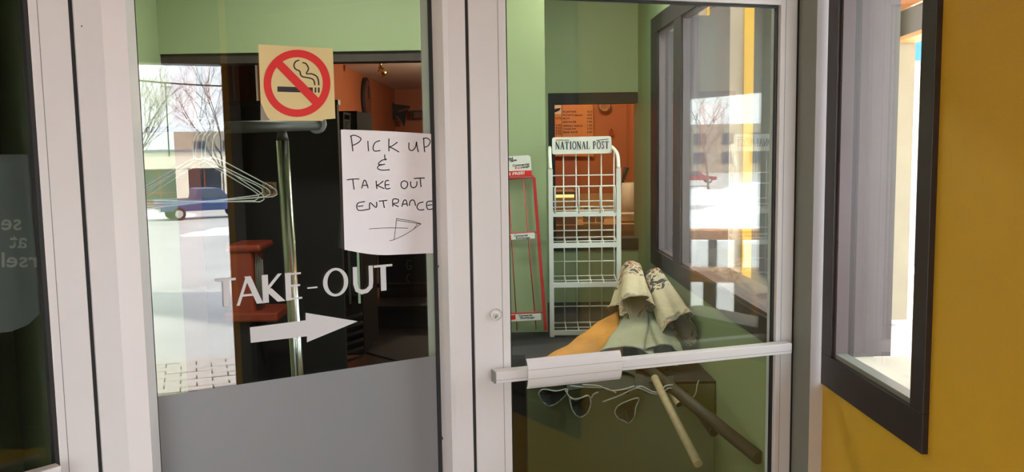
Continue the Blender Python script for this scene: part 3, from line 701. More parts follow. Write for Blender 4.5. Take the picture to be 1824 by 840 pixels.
# low patio roof to the right of the porch; its outer edge cuts the mirrored sky
pr = empty('fascia_canopy', (6.5, -1.5, 2.1)); tag(pr, 'brown canopy with a deep fascia beyond the patio railing', 'canopy')
pol = [(5.9, -4.4), (6.95, -4.3), (5.6, 1.2), (4.6, 1.1)]
MB().prism(pol, lambda x_, y_: (x_, y_, 3.30), lambda x_, y_: (x_, y_, 3.45)).build('deck', 'darkbrown', pr)
MB().bar((6.95, -4.3, 2.72), (5.6, 1.2, 2.72), .14, 1.26).build('fascia', 'brown_jamb', pr)
for q in ((6.95, -4.3), (5.6, 1.2)): MB().bar((*q, -.8), (*q, 2.09), .12, .12).build('post', 'brown_jamb', pr)

# ================================================================== THINGS ON THE GLASS
E0, E1 = GD + .0004, GD + .0012           # a sticker's thickness on the porch side of the panel
# no-smoking sign
Zs = lambda x_, y_: (400 + x_ / 4.2, 60 + y_ / 4.2)
ns = empty('no_smoking_sign', tuple(P.pt(*P.at(527, 214, GD), GD))); tag(ns, 'square cream sticker with red no-smoking ring on the glass panel', 'sign')
P.poly('backing', 'clear_edge', [Zs(*p) for p in ((268, 500), (300, 500), (345, 648), (270, 650))], E0, E1, ns)
P.poly('plate', 'cream', [Zs(*p) for p in ((252, 84), (262, 80), (800, 110), (809, 120), (828, 634), (740, 641), (735, 651), (345, 650), (322, 628), (300, 585), (272, 518), (268, 470))], E0 + .001, E1 + .001, ns)
NN = 48
circ = lambda r_, sq=1.: [Zs(542 + r_ * math.cos(2 * math.pi * k / NN), 371 + r_ * sq * math.sin(2 * math.pi * k / NN)) for k in range(NN)]
F0, F1 = E1 + .0011, E1 + .0016
mb = MB()
for body in ([(395, 394), (660, 402), (660, 441), (395, 434)], [(674, 402), (686, 402), (686, 440), (674, 440)], [(698, 402), (711, 402), (711, 440), (698, 440)]):
    q = [P.at(*Zs(*p), F0) for p in body]; mb.prism(q, lambda a, b: P.pt(a, b, F0), lambda a, b: P.pt(a, b, F1))
mb.build('cigarette', 'ink', ns)
mb = MB()
for stk in ([(558, 197), (530, 210), (519, 240), (532, 265), (562, 280), (568, 305), (585, 322), (630, 330), (665, 345), (676, 385)], [(582, 216), (610, 225), (628, 262), (612, 298), (650, 300), (688, 318), (702, 350), (704, 386)]):
    P.stroke(mb, [Zs(*p) for p in bez([Vector(p) for p in stk], 5)], 2.3, F0, F1)
mb.build('smoke', 'ink', ns)
P.ring('red_ring', 'red', circ(250, 1.005), circ(194, 1.005), F0 + .0004, F1 + .0004, ns)
P.poly('red_bar', 'red', [Zs(*p) for p in ((385, 247), (430, 205), (715, 492), (668, 537))], F0 + .0004, F1 + .0006, ns)
# handwritten notice
Zp = lambda x_, y_: (600 + x_ / 3.5, 225 + y_ / 3.5)
pn = empty('paper_notice', tuple(P.pt(*P.at(690, 455, GD), GD))); tag(pn, 'white paper with handwritten pick up and take out entrance notice', 'notice')
def curl(a, b):                          # lower-left corner and top edge lift off the glass
    x_ = min(1, max(0, a)); y_ = min(1, max(0, b))
    return .0015 + .022 * max(0, (1 - x_) - .45) ** 2 * max(0, y_ - .55) ** 1.2 * 6 + .004 * (1 - y_) * math.sin(3 * x_) ** 2 + .006 * max(0, x_ - .8) * 4 * (1 - y_)
def edge(a, b):                          # the sheet's outline in zoomed pixels
    x0 = 25 + (48 - 25) * b; x1 = 634 + (630 - 634) * b
    y0 = 20 + (50 - 20) * a ** 1.5; y1 = 768 + 45 * math.sin(min(1, a * 2.2) * 1.45) - 25 * a
    return x0 + (x1 - x0) * a, y0 + (y1 - y0) * b
mb = MB(); nx = 24; ny = 26; base = []
for side in (0, 1):
    for j in range(ny + 1):
        for i in range(nx + 1):
            a, b = i / nx, j / ny; dd = GD + curl(a, b) + (.0004 if side else 0); mb.v.append(tuple(P.pt(*P.at(*Zp(*edge(a, b)), dd), dd)))
W1 = nx + 1; off = W1 * (ny + 1)
for j in range(ny):
    for i in range(nx):
        k = j * W1 + i
        mb.f.append((k, k + 1, k + W1 + 1, k + W1)); mb.f.append((off + k, off + k + W1, off + k + W1 + 1, off + k + 1)); mb.sm += [True, True]
mb.build('sheet', 'paper', pn)
hand = {'pick_up_line': [[(88, 60), (95, 105), (100, 155)], [(82, 62), (110, 55), (150, 75), (135, 100), (100, 118)], [(193, 90), (195, 120), (198, 155)], [(270, 88), (240, 100), (226, 130), (235, 153), (272, 150)], [(325, 75), (324, 115), (325, 155)], [(378, 98), (345, 122), (328, 127), (355, 140), (388, 160)],
        [(450, 100), (450, 140), (470, 150), (490, 130), (497, 95), (500, 125), (508, 160)], [(541, 70), (543, 115), (548, 160)], [(536, 78), (560, 72), (582, 90), (570, 120), (545, 130)]],
 'ampersand_line': [[(312, 203), (280, 212), (258, 235), (285, 238), (300, 235), (262, 245), (255, 262), (280, 272), (330, 270)], [(298, 175), (300, 200), (305, 212)]],
 'take_out_line': [[(62, 333), (100, 328), (140, 327)], [(100, 330), (103, 360), (108, 393)], [(155, 387), (168, 340), (180, 340), (195, 385)], [(158, 368), (195, 366)], [(245, 338), (247, 365), (250, 390)], [(290, 340), (262, 362), (250, 366), (270, 376), (297, 388)], [(325, 337), (303, 342), (305, 387), (333, 385)], [(304, 364), (328, 362)],
        [(420, 338), (402, 350), (402, 375), (420, 388), (438, 375), (440, 350), (420, 338)], [(460, 342), (462, 372), (478, 382), (496, 370), (500, 342)], [(480, 325), (515, 322), (548, 322)], [(520, 324), (522, 350), (526, 378)]],
 'entrance_line': [[(175, 468), (130, 480), (134, 522), (205, 515)], [(132, 498), (165, 494)], [(205, 515), (207, 475), (245, 505), (248, 470)], [(262, 466), (315, 460)], [(288, 464), (292, 485), (296, 508)], [(350, 500), (350, 455), (382, 455), (380, 475), (352, 482), (385, 500)], [(405, 500), (418, 462), (432, 462), (440, 497)], [(408, 485), (438, 482)], [(452, 495), (458, 465), (480, 460), (492, 495)], [(540, 470), (510, 480), (500, 505), (515, 520), (545, 518)], [(598, 465), (562, 472), (566, 515), (604, 512)], [(564, 492), (594, 488)]],
 'drawn_arrow': [[(200, 638), (320, 632), (445, 634)], [(372, 575), (365, 640), (357, 705)], [(370, 574), (470, 590), (525, 607)], [(375, 585), (450, 596), (522, 608)], [(525, 607), (440, 665), (357, 705), (328, 711)], [(505, 603), (480, 640)]]}
def stroke3(mb, pts, wz):
    Pz = [Vector(p) for p in pts]; n = len(Pz); Ls = []; Rs = []
    for i, p in enumerate(Pz):
        t_ = (Pz[min(i + 1, n - 1)] - Pz[max(i - 1, 0)]); t_ = t_.normalized() if t_.length > 1e-6 else Vector((1, 0)); nn = Vector((-t_.y, t_.x)) * wz / 2
        for lst, q in ((Ls, p + nn), (Rs, p - nn)):
            a, b = (q.x - 30) / 600, (q.y - 25) / 760; dd = GD + curl(a, b) + .0011; lst.append(P.pt(*P.at(*Zp(q.x, q.y), dd), dd))
    for i in range(n - 1): mb.quad([Ls[i], Ls[i + 1], Rs[i + 1], Rs[i]])
for nm, sts in hand.items():
    for st in sts:
        mb = MB(); stroke3(mb, [v for v in bez([Vector(p) for p in st], 4)] if len(st) > 2 else st, 6.6 if nm != 'drawn_arrow' else 3.4)
        mb.build('pen_stroke', 'ink', pn)
# TAKE-OUT lettering and arrow
to = empty('take_out_lettering', tuple(P.pt(*P.at(540, 550, GD), GD))); tag(to, 'light grey TAKE-OUT vinyl lettering on the glass panel', 'lettering')
zA, zB = P.at(684, 517, GD)[1], P.at(690, 470, GD)[1]
letters = {'T': [([(0, .95), (1, .95)], .10), ([(.5, .95), (.5, 0)], .26)], 'A': [([(.04, 0), (.47, 1)], .12), ([(.47, 1), (.93, 0)], .24), ([(.2, .34), (.75, .34)], .09)],
           'K': [([(.13, 0), (.13, 1)], .26), ([(.92, 1), (.25, .5)], .13), ([(.25, .5), (.95, 0)], .25)], 'E': [([(.15, 0), (.15, 1)], .3), ([(.2, .95), (.98, .95)], .1), ([(.2, .52), (.9, .52)], .1), ([(.2, .05), (1, .05)], .1)],
           '-': [([(0, .38), (1, .38)], .12)], 'U': [([(.12, 1), (.12, .35), (.2, .12), (.42, .03), (.66, .06), (.85, .2), (.88, .4), (.88, 1)], .2)]}
for ch, p0, p1, yy in (('T', 385, 421, 523), ('A', 421, 465, 520), ('K', 468, 502, 515), ('E', 509, 537, 510), ('-', 547, 565, 510), ('O', 575, 620, 503), ('U', 628, 665, 498), ('T', 666, 699, 495)):
    ua_, ub_ = P.at(p0, yy, GD)[0], P.at(p1, yy, GD)[0]; wd_, ht = ub_ - ua_, zB - zA; mb = MB(); f0 = lambda dd: (lambda a, b: P.pt(a, b, dd))
    if ch == 'O':
        n = 32; o1 = [(ua_ + wd_ * (.5 + .5 * math.cos(2 * math.pi * k / n)), zA + ht * (.5 + .53 * math.sin(2 * math.pi * k / n))) for k in range(n)]
        i1 = [(ua_ + wd_ * (.5 + .33 * math.cos(2 * math.pi * k / n)), zA + ht * (.5 + .44 * math.sin(2 * math.pi * k / n))) for k in range(n)]
        for k in range(n):
            j = (k + 1) % n; q = [o1[k], o1[j], i1[j], i1[k]]; mb.hexa([P.pt(*a, E0 + .0006) for a in q] + [P.pt(*a, E1 + .0006) for a in q])
    else:
        for kk, (pl_, sw) in enumerate(letters[ch]):
            pts = [Vector((ua_ + wd_ * a, zA + ht * b)) for a, b in pl_]; hw = sw * 1.2 * min(wd_, ht * .7) / 2
            vert = all(abs(pts[i].x - pts[i + 1].x) < 1e-6 for i in range(len(pts) - 1))
            Ls, Rs = [], []
            for i, p in enumerate(pts):
                t_ = (pts[min(i + 1, len(pts) - 1)] - pts[max(i - 1, 0)]).normalized(); nn = Vector((-t_.y, t_.x)) * hw
                if len(pts) == 2 and abs(t_.y) > .3: nn = Vector((-hw / max(.4, abs(t_.y)) * (1 if t_.y > 0 else -1), 0))
                Ls.append(p + nn); Rs.append(p - nn)
            dz = kk * .00006
            for i in range(len(pts) - 1):
                q = [Ls[i], Ls[i + 1], Rs[i + 1], Rs[i]]; mb.hexa([P.pt(*a, E0 + .0006 + dz) for a in q] + [P.pt(*a, E1 + .0006 + dz) for a in q])
    mb.build('letter', 'vinyl', to)
Za = lambda x_, y_: (390 + x_ / 3, 420 + y_ / 3)
tag(P.poly('arrow_decal', 'vinyl', [Za(*p) for p in ((165, 488), (463, 450), (463, 410), (742, 455), (470, 567), (470, 535), (170, 570))], E0, E1), 'light grey vinyl arrow pointing right below the TAKE-OUT lettering', 'decal')

# ================================================================== COAT RACK AND HANGERS behind the panel
yr = 2.72
tb, bt = yp(503, 250, yr), yp(530, 668, yr)
dirn = (bt - tb) / (tb.z - bt.z); foot = tb + dirn * (tb.z - .03)
cr = empty('coat_rack', (foot.x, foot.y, 0)); tag(cr, 'brushed steel coat rack with horizontal bar behind the take-out panel', 'coat rack')
MB().tube([tb, foot], .019, 20).build('upright', 'chrome', cr)
top = yp(500, 226, yr)
MB().tube([tb + Vector((0, 0, .002)), tb + Vector((0, 0, .02)), top], [.019, .015, .012], 16).build('top_fitting', 'dark_steel', cr)
barL, barR = yp(262, 231, 2.28), yp(572, 222, 2.84)
barM = barL.lerp(barR, .40)
MB().tube([barM, barR], .0175, 16).build('hanging_bar', 'dark_steel', cr)
MB().tube([barL, barM], .0075, 12).build('hanging_rod', 'dark_steel', cr)
bdv = (barR - barL).normalized()
pc = yp(565, 221, 2.83)
MB().tube([pc, pc + Vector((0, -.012, 0))], .031, 24).build('end_cap', 'bulb', cr, .003)
for k in range(4):
    a = R(45 + 90 * k); MB().bar((foot.x, foot.y, .03), (foot.x + .26 * math.cos(a), foot.y + .26 * math.sin(a), .02), .03, .03).build('foot', 'dark_steel', cr)
hb = yp(340, 229, 2.43)
def hanger_mesh():
    mb = MB(); r_ = .0017
    hook = [(0, 0, -.085)] + [(.019 * math.sin(a) , 0, -.022 + .022 * math.cos(a) + .0) for a in [R(180 - 30 * k) * 1. for k in range(0, 9)]]
    hook = [(0, 0, -.09), (0, 0, -.06)] + [(.021 * math.cos(R(a)), 0, -.005 + .026 * math.sin(R(a))) for a in (-70, -30, 0, 30, 60, 90, 120, 150, 180)]
    mb.tube(bez(hook, 3), r_, 6)
    body = [(0, 0, -.088), (.03, 0, -.098), (.19, 0, -.180), (.208, 0, -.192), (.210, 0, -.203), (.195, 0, -.210), (0, 0, -.211), (-.195, 0, -.210), (-.210, 0, -.203), (-.208, 0, -.192), (-.19, 0, -.180), (-.03, 0, -.098)]
    mb.tube(body, r_, 6, closed=True); return mb
hm = None
for k, (t_, rz, lb) in enumerate(((0, 50, 'white wire coat hanger at the front of the rack'), (.030, 54, 'white wire coat hanger second from the front of the rack'), (.062, 48, 'white wire coat hanger in the middle of the rack'), (.10, 56, 'white wire coat hanger fourth from the front of the rack'), (.14, 50, 'white wire coat hanger at the back of the rack'))):
    if hm is None: o = hanger_mesh().build('coat_hanger', 'wire'); hm = o.data
    else: o = bpy.data.objects.new('coat_hanger', hm); col.objects.link(o)
    q = hb + bdv * t_ * .5; o.matrix_world = Matrix.Translation((q.x, q.y, q.z + .006)) @ Matrix.Rotation(R(rz), 4, 'Z') @ Matrix.Rotation(R((-3, 2, -1, 4, 0)[k]), 4, 'Y')
    tag(o, lb, 'hanger', 'wire hangers on the coat rack')

# ================================================================== DINING ROOM THINGS
K = lambda y: Pl(912, y, 90)
ybp = 5.5
bpn = empty('black_partition', (-1.4, ybp, 0)); tag(bpn, 'black panelled partition standing behind the coat rack', 'partition')
pA, pB = yp(352, 190, ybp), yp(600, 190, ybp)
box('board', 'dark', (pA.x, pB.x, ybp, ybp + .06, 0, pA.z), bpn)
box('top_rail', 'black', (pA.x - .01, pB.x + .01, ybp - .01, ybp + .07, pA.z, pA.z + .03), bpn)
sm = empty('small_sticker', tuple(yp(480, 349, ybp))); tag(sm, 'tiny no-smoking sticker on the black partition', 'sign')
kk = K(ybp)
kk.poly('plate', 'beige', [(467.5, 324), (492.5, 324), (492.5, 349), (467.5, 349)], .001, .003, sm)
kk.ring('ring', 'pink', [(480 + 9.5 * math.cos(2 * math.pi * k / 20), 336 + 9.5 * math.sin(2 * math.pi * k / 20)) for k in range(20)], [(480 + 7.6 * math.cos(2 * math.pi * k / 20), 336 + 7.6 * math.sin(2 * math.pi * k / 20)) for k in range(20)], .0031, .004, sm)
kk.poly('bar', 'pink', [(473, 329), (474.5, 327.5), (487, 343), (485.5, 344.5)], .0031, .004, sm)
kk.poly('cigarette', 'ink', [(473, 336), (487, 337), (487, 339), (473, 338)], .0031, .0035, sm)
# brown glazed screen above the partition
ysn = 6.6; gs = empty('glazed_screen', tuple(yp(400, 190, ysn) * 1)); tag(gs, 'dark brown glazed screen above the black partition', 'screen')
a1, a2 = yp(346, 96, ysn), yp(458, 200, ysn)
zt_ = a1.z + .1
for b in ((a1.x, a1.x + .05, 0, zt_), (a2.x - .05, a2.x, 0, zt_), (a2.x - .22, a2.x - .17, 1.0, zt_), (a1.x + .05, a2.x - .05, 1.0, 1.06), (a1.x + .05, a2.x - .05, zt_ - .06, zt_)):
    box('frame_bar', 'darkbrown', (b[0], b[1], ysn, ysn + .05, b[2], b[3]), gs)
box('pane', 'glass', (a1.x + .04, a2.x - .04, ysn + .02, ysn + .026, 1.05, zt_ - .05), gs)
box('lower_panel', 'darkbrown', (a1.x + .05, a2.x - .05, ysn + .01, ysn + .04, 0, 1.0), gs)
box('inner_curtain', 'darkbrown', (a1.x + .05, a2.x - .05, ysn + .2, ysn + .22, 1.0, zt_), gs)
# red stand by the partition
yrs = 4.95
rd = empty('red_stand', (yp(445, 570, yrs).x, yrs, 0)); tag(rd, 'red-orange moulded stand with grey rods beside the black partition', 'stand')
q0, q1 = yp(405, 447, yrs), yp(453, 571, yrs)
box('body', 'red_plastic', (q0.x, q1.x, yrs, yrs + .25, q1.z, q0.z), rd, .015)
t0, t1 = yp(402, 436, yrs), yp(465, 448, yrs); box('top_lip', 'red_plastic', (t0.x, t1.x, yrs - .02, yrs + .27, t1.z, t0.z), rd, .015)
t0, t1 = yp(402, 556, yrs), yp(497, 571, yrs); box('foot_shelf', 'red_plastic', (t0.x, t1.x, yrs - .03, yrs + .27, t1.z, t0.z), rd, .012)
box('pedestal', 'dark', (q0.x + .02, q1.x, yrs + .02, yrs + .23, 0, q1.z), rd)
for k in range(5):
    v0, v1 = yp(455 + k * 3, 450 + k * 3, yrs + .05), yp(458 + k * 3.2, 556 - k * 2, yrs + .05)
    MB().tube([v0, v1], .004, 6).build('rod', 'alu_grey', rd)
# display cooler
ycl = 6.0; cl = empty('display_cooler', (yp(617, 500, ycl).x, ycl, 0)); tag(cl, 'dark display cooler with mint-lit glass edge and floor grille', 'cooler')
c0_, c1_, cz = yp(601, 400, ycl).x, yp(640, 400, ycl).x, yp(620, 197, ycl).z
box('cabinet', 'cooler_dark', (c0_, c1_, ycl + .05, ycl + .7, .12, cz), cl)
box('door_frame', 'black', (c0_, c1_, ycl, ycl + .05, .55, cz - .13), cl)
box('glass_strip', 'mint', (yp(634, 400, ycl).x, yp(638, 400, ycl).x, ycl - .006, ycl, yp(620, 540, ycl).z, yp(620, 272, ycl).z), cl)
box('glass_strip', 'mint', (yp(605, 400, ycl).x, yp(607.5, 400, ycl).x, ycl - .006, ycl, yp(620, 380, ycl).z, yp(620, 270, ycl).z), cl)
box('door_handle', 'alu_grey', (yp(619, 400, ycl).x, yp(622, 400, ycl).x, ycl - .03, ycl, yp(620, 540, ycl).z, yp(620, 280, ycl).z), cl)
for k in range(6):
    z_ = yp(620, 566 + k * 15, ycl).z; MB().bar((c0_, ycl - .002, z_ - .015), (c1_, ycl - .002, z_ + .03), .02, .018).build('grille_slat', 'dark_steel', cl)
kc = K(ycl - .01)
wn_ = empty('cooler_notice', tuple(yp(618, 232, ycl))); tag(wn_, 'narrow white notice stuck on the display cooler', 'notice')
kc.poly('sheet', 'paper', [(611.5, 199), (624.5, 201), (624, 245), (611.5, 245)], .0, .002, wn_)
kc.poly('printed_block', 'ink', [(613.5, 204), (622.5, 205), (622.5, 213), (613.5, 212)], .0021, .003, wn_)
mb = MB()
for k in range(6): kc.stroke(mb, [(614, 217 + k * 4), (622 - (k % 3) * 2, 217.5 + k * 4)], 1.1, .0021, .003)
mb.build('printed_lines', 'ink', wn_)
# wall clock, dark kite-like wall hanging, framed picture, ceiling spot lamp
ck_ = empty('wall_clock', (xs, 12.5, yp(652, 175, 12.7).z)); tag(ck_, 'round dark-rimmed clock on the orange dining wall', 'clock')
q = Vector((xs + .02, 12.6, yp(652, 176, 12.6).z))
MB().tube([q - Vector((.02, 0, 0)), q + Vector((.03, 0, 0))], .30, 28).build('rim', 'dark', ck_)
MB().tube([q + Vector((.03, 0, 0)), q + Vector((.036, 0, 0))], .26, 28).build('face', 'pink', ck_)
for dz, dy in ((.17, .02), (.02, .12)): MB().bar(q + Vector((.04, 0, 0)), q + Vector((.04, dy, dz)), .012, .006).build('hand', 'ink', ck_)
yk = 15.6; kp = K(yk)
kt = empty('wall_hanging', tuple(yp(700, 222, yk))); tag(kt, 'black four-cornered cloth hanging on the far orange wall', 'wall hanging')
Zk = lambda x_, y_: (560 + x_ / 5.25, 90 + y_ / 5.25)
kp.poly('cloth', 'dark', [Zk(*p) for p in ((635, 425), (755, 500), (900, 520), (860, 600), (845, 710), (770, 650), (590, 610), (620, 520))], 0, .03, kt)
mb = MB()
for a, b in (((645, 450), (700, 530)), ((780, 570), (885, 540)), ((770, 610), (830, 700)), ((600, 620), (690, 590))): kp.stroke(mb, [Zk(*a), Zk(*b)], 3.4, .031, .04)
mb.build('ribbons', 'pink', kt)
pf = empty('framed_picture', tuple(yp(745, 212, yk))); tag(pf, 'small dark framed picture beside the black wall hanging', 'picture')
kp.poly('frame', 'dark', [Zk(*p) for p in ((910, 560), (1025, 560), (1025, 645), (910, 645))], 0, .03, pf); kp.poly('print', 'pink', [Zk(*p) for p in ((930, 575), (1008, 575), (1008, 630), (930, 630))], .031, .034, pf)
yq = 11.0; sl = empty('ceiling_spot', tuple(yp(681, 105, yq))); tag(sl, 'brass spot lamp under the pale dining room ceiling', 'lamp')
v = yp(680, 106, yq); MB().tube([(v.x, yq, CZ), (v.x, yq, v.z)], .05, 14).build('canopy', 'brass', sl)
v2 = yp(676, 122, yq); MB().tube([(v.x, yq, v.z), (v2.x, yq, v2.z)], .018, 10).build('arm', 'brass', sl)
v3 = yp(686, 133, yq); MB().tube([v2, v3], [.035, .055], 14).build('lamp_head', 'brass', sl)
# bench, board and rug on the dining room floor
ybn = 7.45; bn = empty('black_bench', (-1.1, ybn, 0)); tag(bn, 'long black bench below the navy board', 'bench')
n0, n1 = yp(640, 535, ybn), yp(775, 590, ybn)
box('seat', 'black', (n0.x, n1.x + .3, ybn, ybn + .45, yp(700, 552, ybn).z, yp(700, 545, ybn).z), bn)
box('base', 'dark', (n0.x, n1.x + .3, ybn + .05, ybn + .45, 0, yp(700, 552, ybn).z), bn)
box('backrest', 'dark', (n0.x, n1.x + .3, ybn + .45, ybn + .52, .3, yp(700, 520, ybn).z), bn)
ynb = 8.1; nb = empty('navy_board', (yp(720, 535, ynb).x, ynb, 0)); tag(nb, 'dark navy board with faint chalk marks behind the bench', 'board')
n0, n1 = yp(672, 400, ynb), yp(800, 540, ynb); box('board', 'blueboard', (n0.x, n1.x, ynb, ynb + .05, 0, n0.z), nb)
kb = K(ynb); mb = MB()
for st in ([(733, 465), (726, 463), (724, 472), (727, 480), (733, 478), (733, 473), (729, 473)], [(731, 488), (726, 490), (724, 498), (729, 502)]): kb.stroke(mb, st, 1.5, .001, .003)
mb.build('chalk_marks', 'decal_text', nb)
pp = empty('faded_poster', tuple(yp(655, 507, 7.9))); tag(pp, 'faded reddish poster left of the navy board', 'poster')
kb2 = K(7.9); kb2.poly('sheet', 'pink', [(638, 445), (673, 455), (671, 490), (655, 506), (638, 503)], 0, .006, pp); 
tag(MB().prism([(yp(645, 625, 1).x * 6.7, 6.65), (yp(780, 660, 1).x * 6.1, 6.0), (-.35, 7.2), (-1.0, 7.25)], lambda a, b: (a, b, .001), lambda a, b: (a, b, .012)).build('floor_mat', 'mat'), 'black mat on the dining room floor', 'mat')

# ================================================================== LEDGE AND RACKS behind the door
LZ = .60; YL = 3.5
xL = yp(940, 760, YL).x
lg = empty('display_ledge', (.4, YL, 0)); tag(lg, 'low green ledge with black top behind the glass door', 'ledge')
MB().prism([(xL, YL), (WX(YL) - .002, YL), (WX(YB) - .002, YB - .002), (xe + .002, YB - .002), (xe + .002, YP - .002), (-.40, YP - .002), (-.40, 4.0), (xL, 4.0)], lambda a, b: (a, b, LZ - .01), lambda a, b: (a, b, LZ)).build('black_top', 'mat', lg)
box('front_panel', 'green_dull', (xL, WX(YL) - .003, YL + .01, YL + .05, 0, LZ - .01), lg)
box('side_panel', 'dark', (xL, xL + .04, YL + .05, YP - .01, 0, LZ - .01), lg)
box('rear_panel', 'dark', (-.40, xL, 4.02, 4.06, 0, LZ - .01), lg)
# newspaper rack
yn = 4.40; kn = K(yn)
nr = empty('newspaper_rack', (yp(1040, 600, yn).x, yn, LZ)); tag(nr, 'white wire newspaper rack with NATIONAL POST sign', 'rack')
xa0, xa1 = yp(984, 420, yn).x, yp(1098, 420, yn).x
zf = LZ + .002
ztop = yp(1040, 262, yn).z
Wr = lambda mb, a, b, r_=.0032: mb.tube([a, b], r_, 6)
for x_, nm in ((xa0 - .008, 0), (xa1 + .008, 1)):
    MB().bar((x_, yn - .03, zf), (x_, yn - .03, yp(1040, 300, yn).z), .022, .018, (0, 1, 0)).build('side_post', 'wire', nr)
    sp = bez([(x_, yn - .03, yp(1040, 300, yn).z), (x_, yn + .02, yp(1040, 275, yn).z), (x_ - (.02 if nm else -.004), yn + .10, ztop)], 5)
    MB().tube(sp, .009, 8).build('side_post_top', 'wire', nr)
cols = [xa0 + (xa1 - xa0) * k / 5 for k in range(6)]
for y0_, y1_, y2_ in ((330, 380, 0), (380, 435, 1), (435, 505, 2)):
    pass
shelves = (380, 435, 505, 593)
for i, sy in enumerate(shelves):
    z_ = yp(1040, sy, yn).z if i < 3 else zf + .02
    t_ = empty('shelf', (xa0, yn, z_)); t_.parent = nr; t_.matrix_parent_inverse = nr.matrix_world.inverted()
    MB().bar((xa0, yn - .03, z_), (xa1, yn - .03, z_), .012, .024).build('front_bar', 'wire', t_)
    mb = MB()
    for x_ in cols: Wr(mb, (x_, yn - .03, z_ + .004), (x_, yn + .10, z_ + .03))
    for t2 in (.4, .9): Wr(mb, (xa0, yn - .03 + .13 * t2, z_ + .004 + .026 * t2), (xa1, yn - .03 + .13 * t2, z_ + .004 + .026 * t2))
    tag(mb.build('shelf_wires', 'wire', t_), kind='stuff')
mb = MB()
for x_ in cols: Wr(mb, (x_, yn + .10, zf + .05), (x_, yn + .10, ztop))
for sy in (312, 358, 410, 465, 500, 545, 575): z_ = yp(1040, sy, yn + .1).z; Wr(mb, (xa0 - .005, yn + .10, z_), (xa1 + .005, yn + .10, z_))
tag(mb.build('back_grid', 'wire', nr), kind='stuff')
for p0, p1 in ((988, 1030), (1068, 1094)):
    z0_, z1_ = yp(1040, 378, yn).z, yp(1040, 331, yn).z; x0_, x1_ = yp(p0, 350, yn).x, yp(p1, 350, yn).x
    MB().tube([(x0_, yn - .035, z0_), (x0_, yn - .035, z1_ - .008), (x0_ + .008, yn - .035, z1_), (x1_ - .008, yn - .035, z1_), (x1_, yn - .035, z1_ - .008), (x1_, yn - .035, z0_)], .0042, 8).build('front_loop', 'wire', nr)
z1_ = yp(1040, 331, yn).z; MB().tube([(xa0, yn - .03, z1_), (xa1, yn - .03, z1_)], .003, 6).build('front_wire', 'wire', nr)
Zn = lambda x_, y_: (940 + x_ / 4.2, 120 + y_ / 4.2)
ksn = K(yn + .085)
sgn = ksn.poly('sign_board', 'signwhite', [Zn(*p) for p in ((182, 535), (192, 523), (612, 513), (624, 522), (628, 636), (618, 641), (192, 650), (183, 642))], 0, .006, nr)
ser = {'N': [([(.12, 0), (.12, 1)], .5), ([(.1, 1), (.9, 0)], 1.3), ([(.88, 0), (.88, 1)], .5), ([(0, 0), (.26, 0)], .4), ([(0, 1), (.2, 1)], .4), ([(.74, 1), (1, 1)], .4)],
       'A': [([(.12, 0), (.5, 1)], .5), ([(.5, 1), (.86, 0)], 1.3), ([(.25, .35), (.7, .35)], .45), ([(0, 0), (.28, 0)], .4), ([(.68, 0), (1, 0)], .4)],
       'T': [([(.5, 0), (.5, 1)], 1.3), ([(.04, .97), (.96, .97)], .5), ([(.04, .97), (.04, .76)], .4), ([(.96, .97), (.96, .76)], .4), ([(.3, 0), (.7, 0)], .4)],
       'I': [([(.5, 0), (.5, 1)], 1.3), ([(.1, 0), (.9, 0)], .4), ([(.1, 1), (.9, 1)], .4)], 'L': [([(.25, 0), (.25, 1)], 1.3), ([(.05, 0), (.95, 0)], .45), ([(.95, 0), (.95, .28)], .4), ([(.05, 1), (.5, 1)], .4)],
       'O': [([(.5 + .42 * math.cos(a * .3927), .5 + .5 * math.sin(a * .3927)) for a in range(17)], .9)], 'P': [([(.25, 0), (.25, 1)], 1.3), ([(.25, 1), (.7, .97), (.88, .76), (.7, .52), (.25, .48)], .7), ([(.05, 0), (.5, 0)], .4), ([(.05, 1), (.3, 1)], .4)],
       'S': [([(.85, .78), (.7, .97), (.35, .98), (.17, .78), (.4, .56), (.72, .4), (.85, .2), (.62, .02), (.3, .03), (.12, .24)], .9)]}
adv = {'I': .55, 'L': .9, 'S': .8, 'P': .9}
def serif_word(word, x0, x1, yb, yt, slope, nm, parent):
    wsum = sum(adv.get(c, 1.05) for c in word) + .16 * (len(word) - 1); x_ = 0
    for c in word:
        aw = adv.get(c, 1.05); mb = MB()
        for kk_, (pl_, sw) in enumerate(ser[c]):
            pts = []
            for a, b in pl_:
                px = x0 + (x1 - x0) * (x_ + a * aw) / wsum; py = yb + (yt - yb) * b + slope * (px - x0); pts.append((px, py))
            ksn.stroke(mb, pts, sw * 1.75, .0062 + kk_ * .0001, .0075 + kk_ * .0001)
        mb.build('letter', 'navy', parent); x_ += aw + .16
serif_word('NATIONAL', 989.5, 1050.5, 265.7, 252.3, -.012, 'n', sgn); serif_word('POST', 1056.0, 1084.5, 264.8, 251.5, -.012, 'p', sgn)
ksn.poly('gold_strip', 'canvas_orange', [(990, 248.5), (1002, 248.2), (1002, 250), (990, 250.3)], .0062, .007, sgn)
mb = MB(); ksn.stroke(mb, [(1002, 249.3), (1014, 249.3)], 1.0, .0062, .007); ksn.stroke(mb, [(1062, 250), (1072, 248.6), (1084, 247.6)], 1.2, .0062, .007); mb.build('small_print', 'navy', sgn)
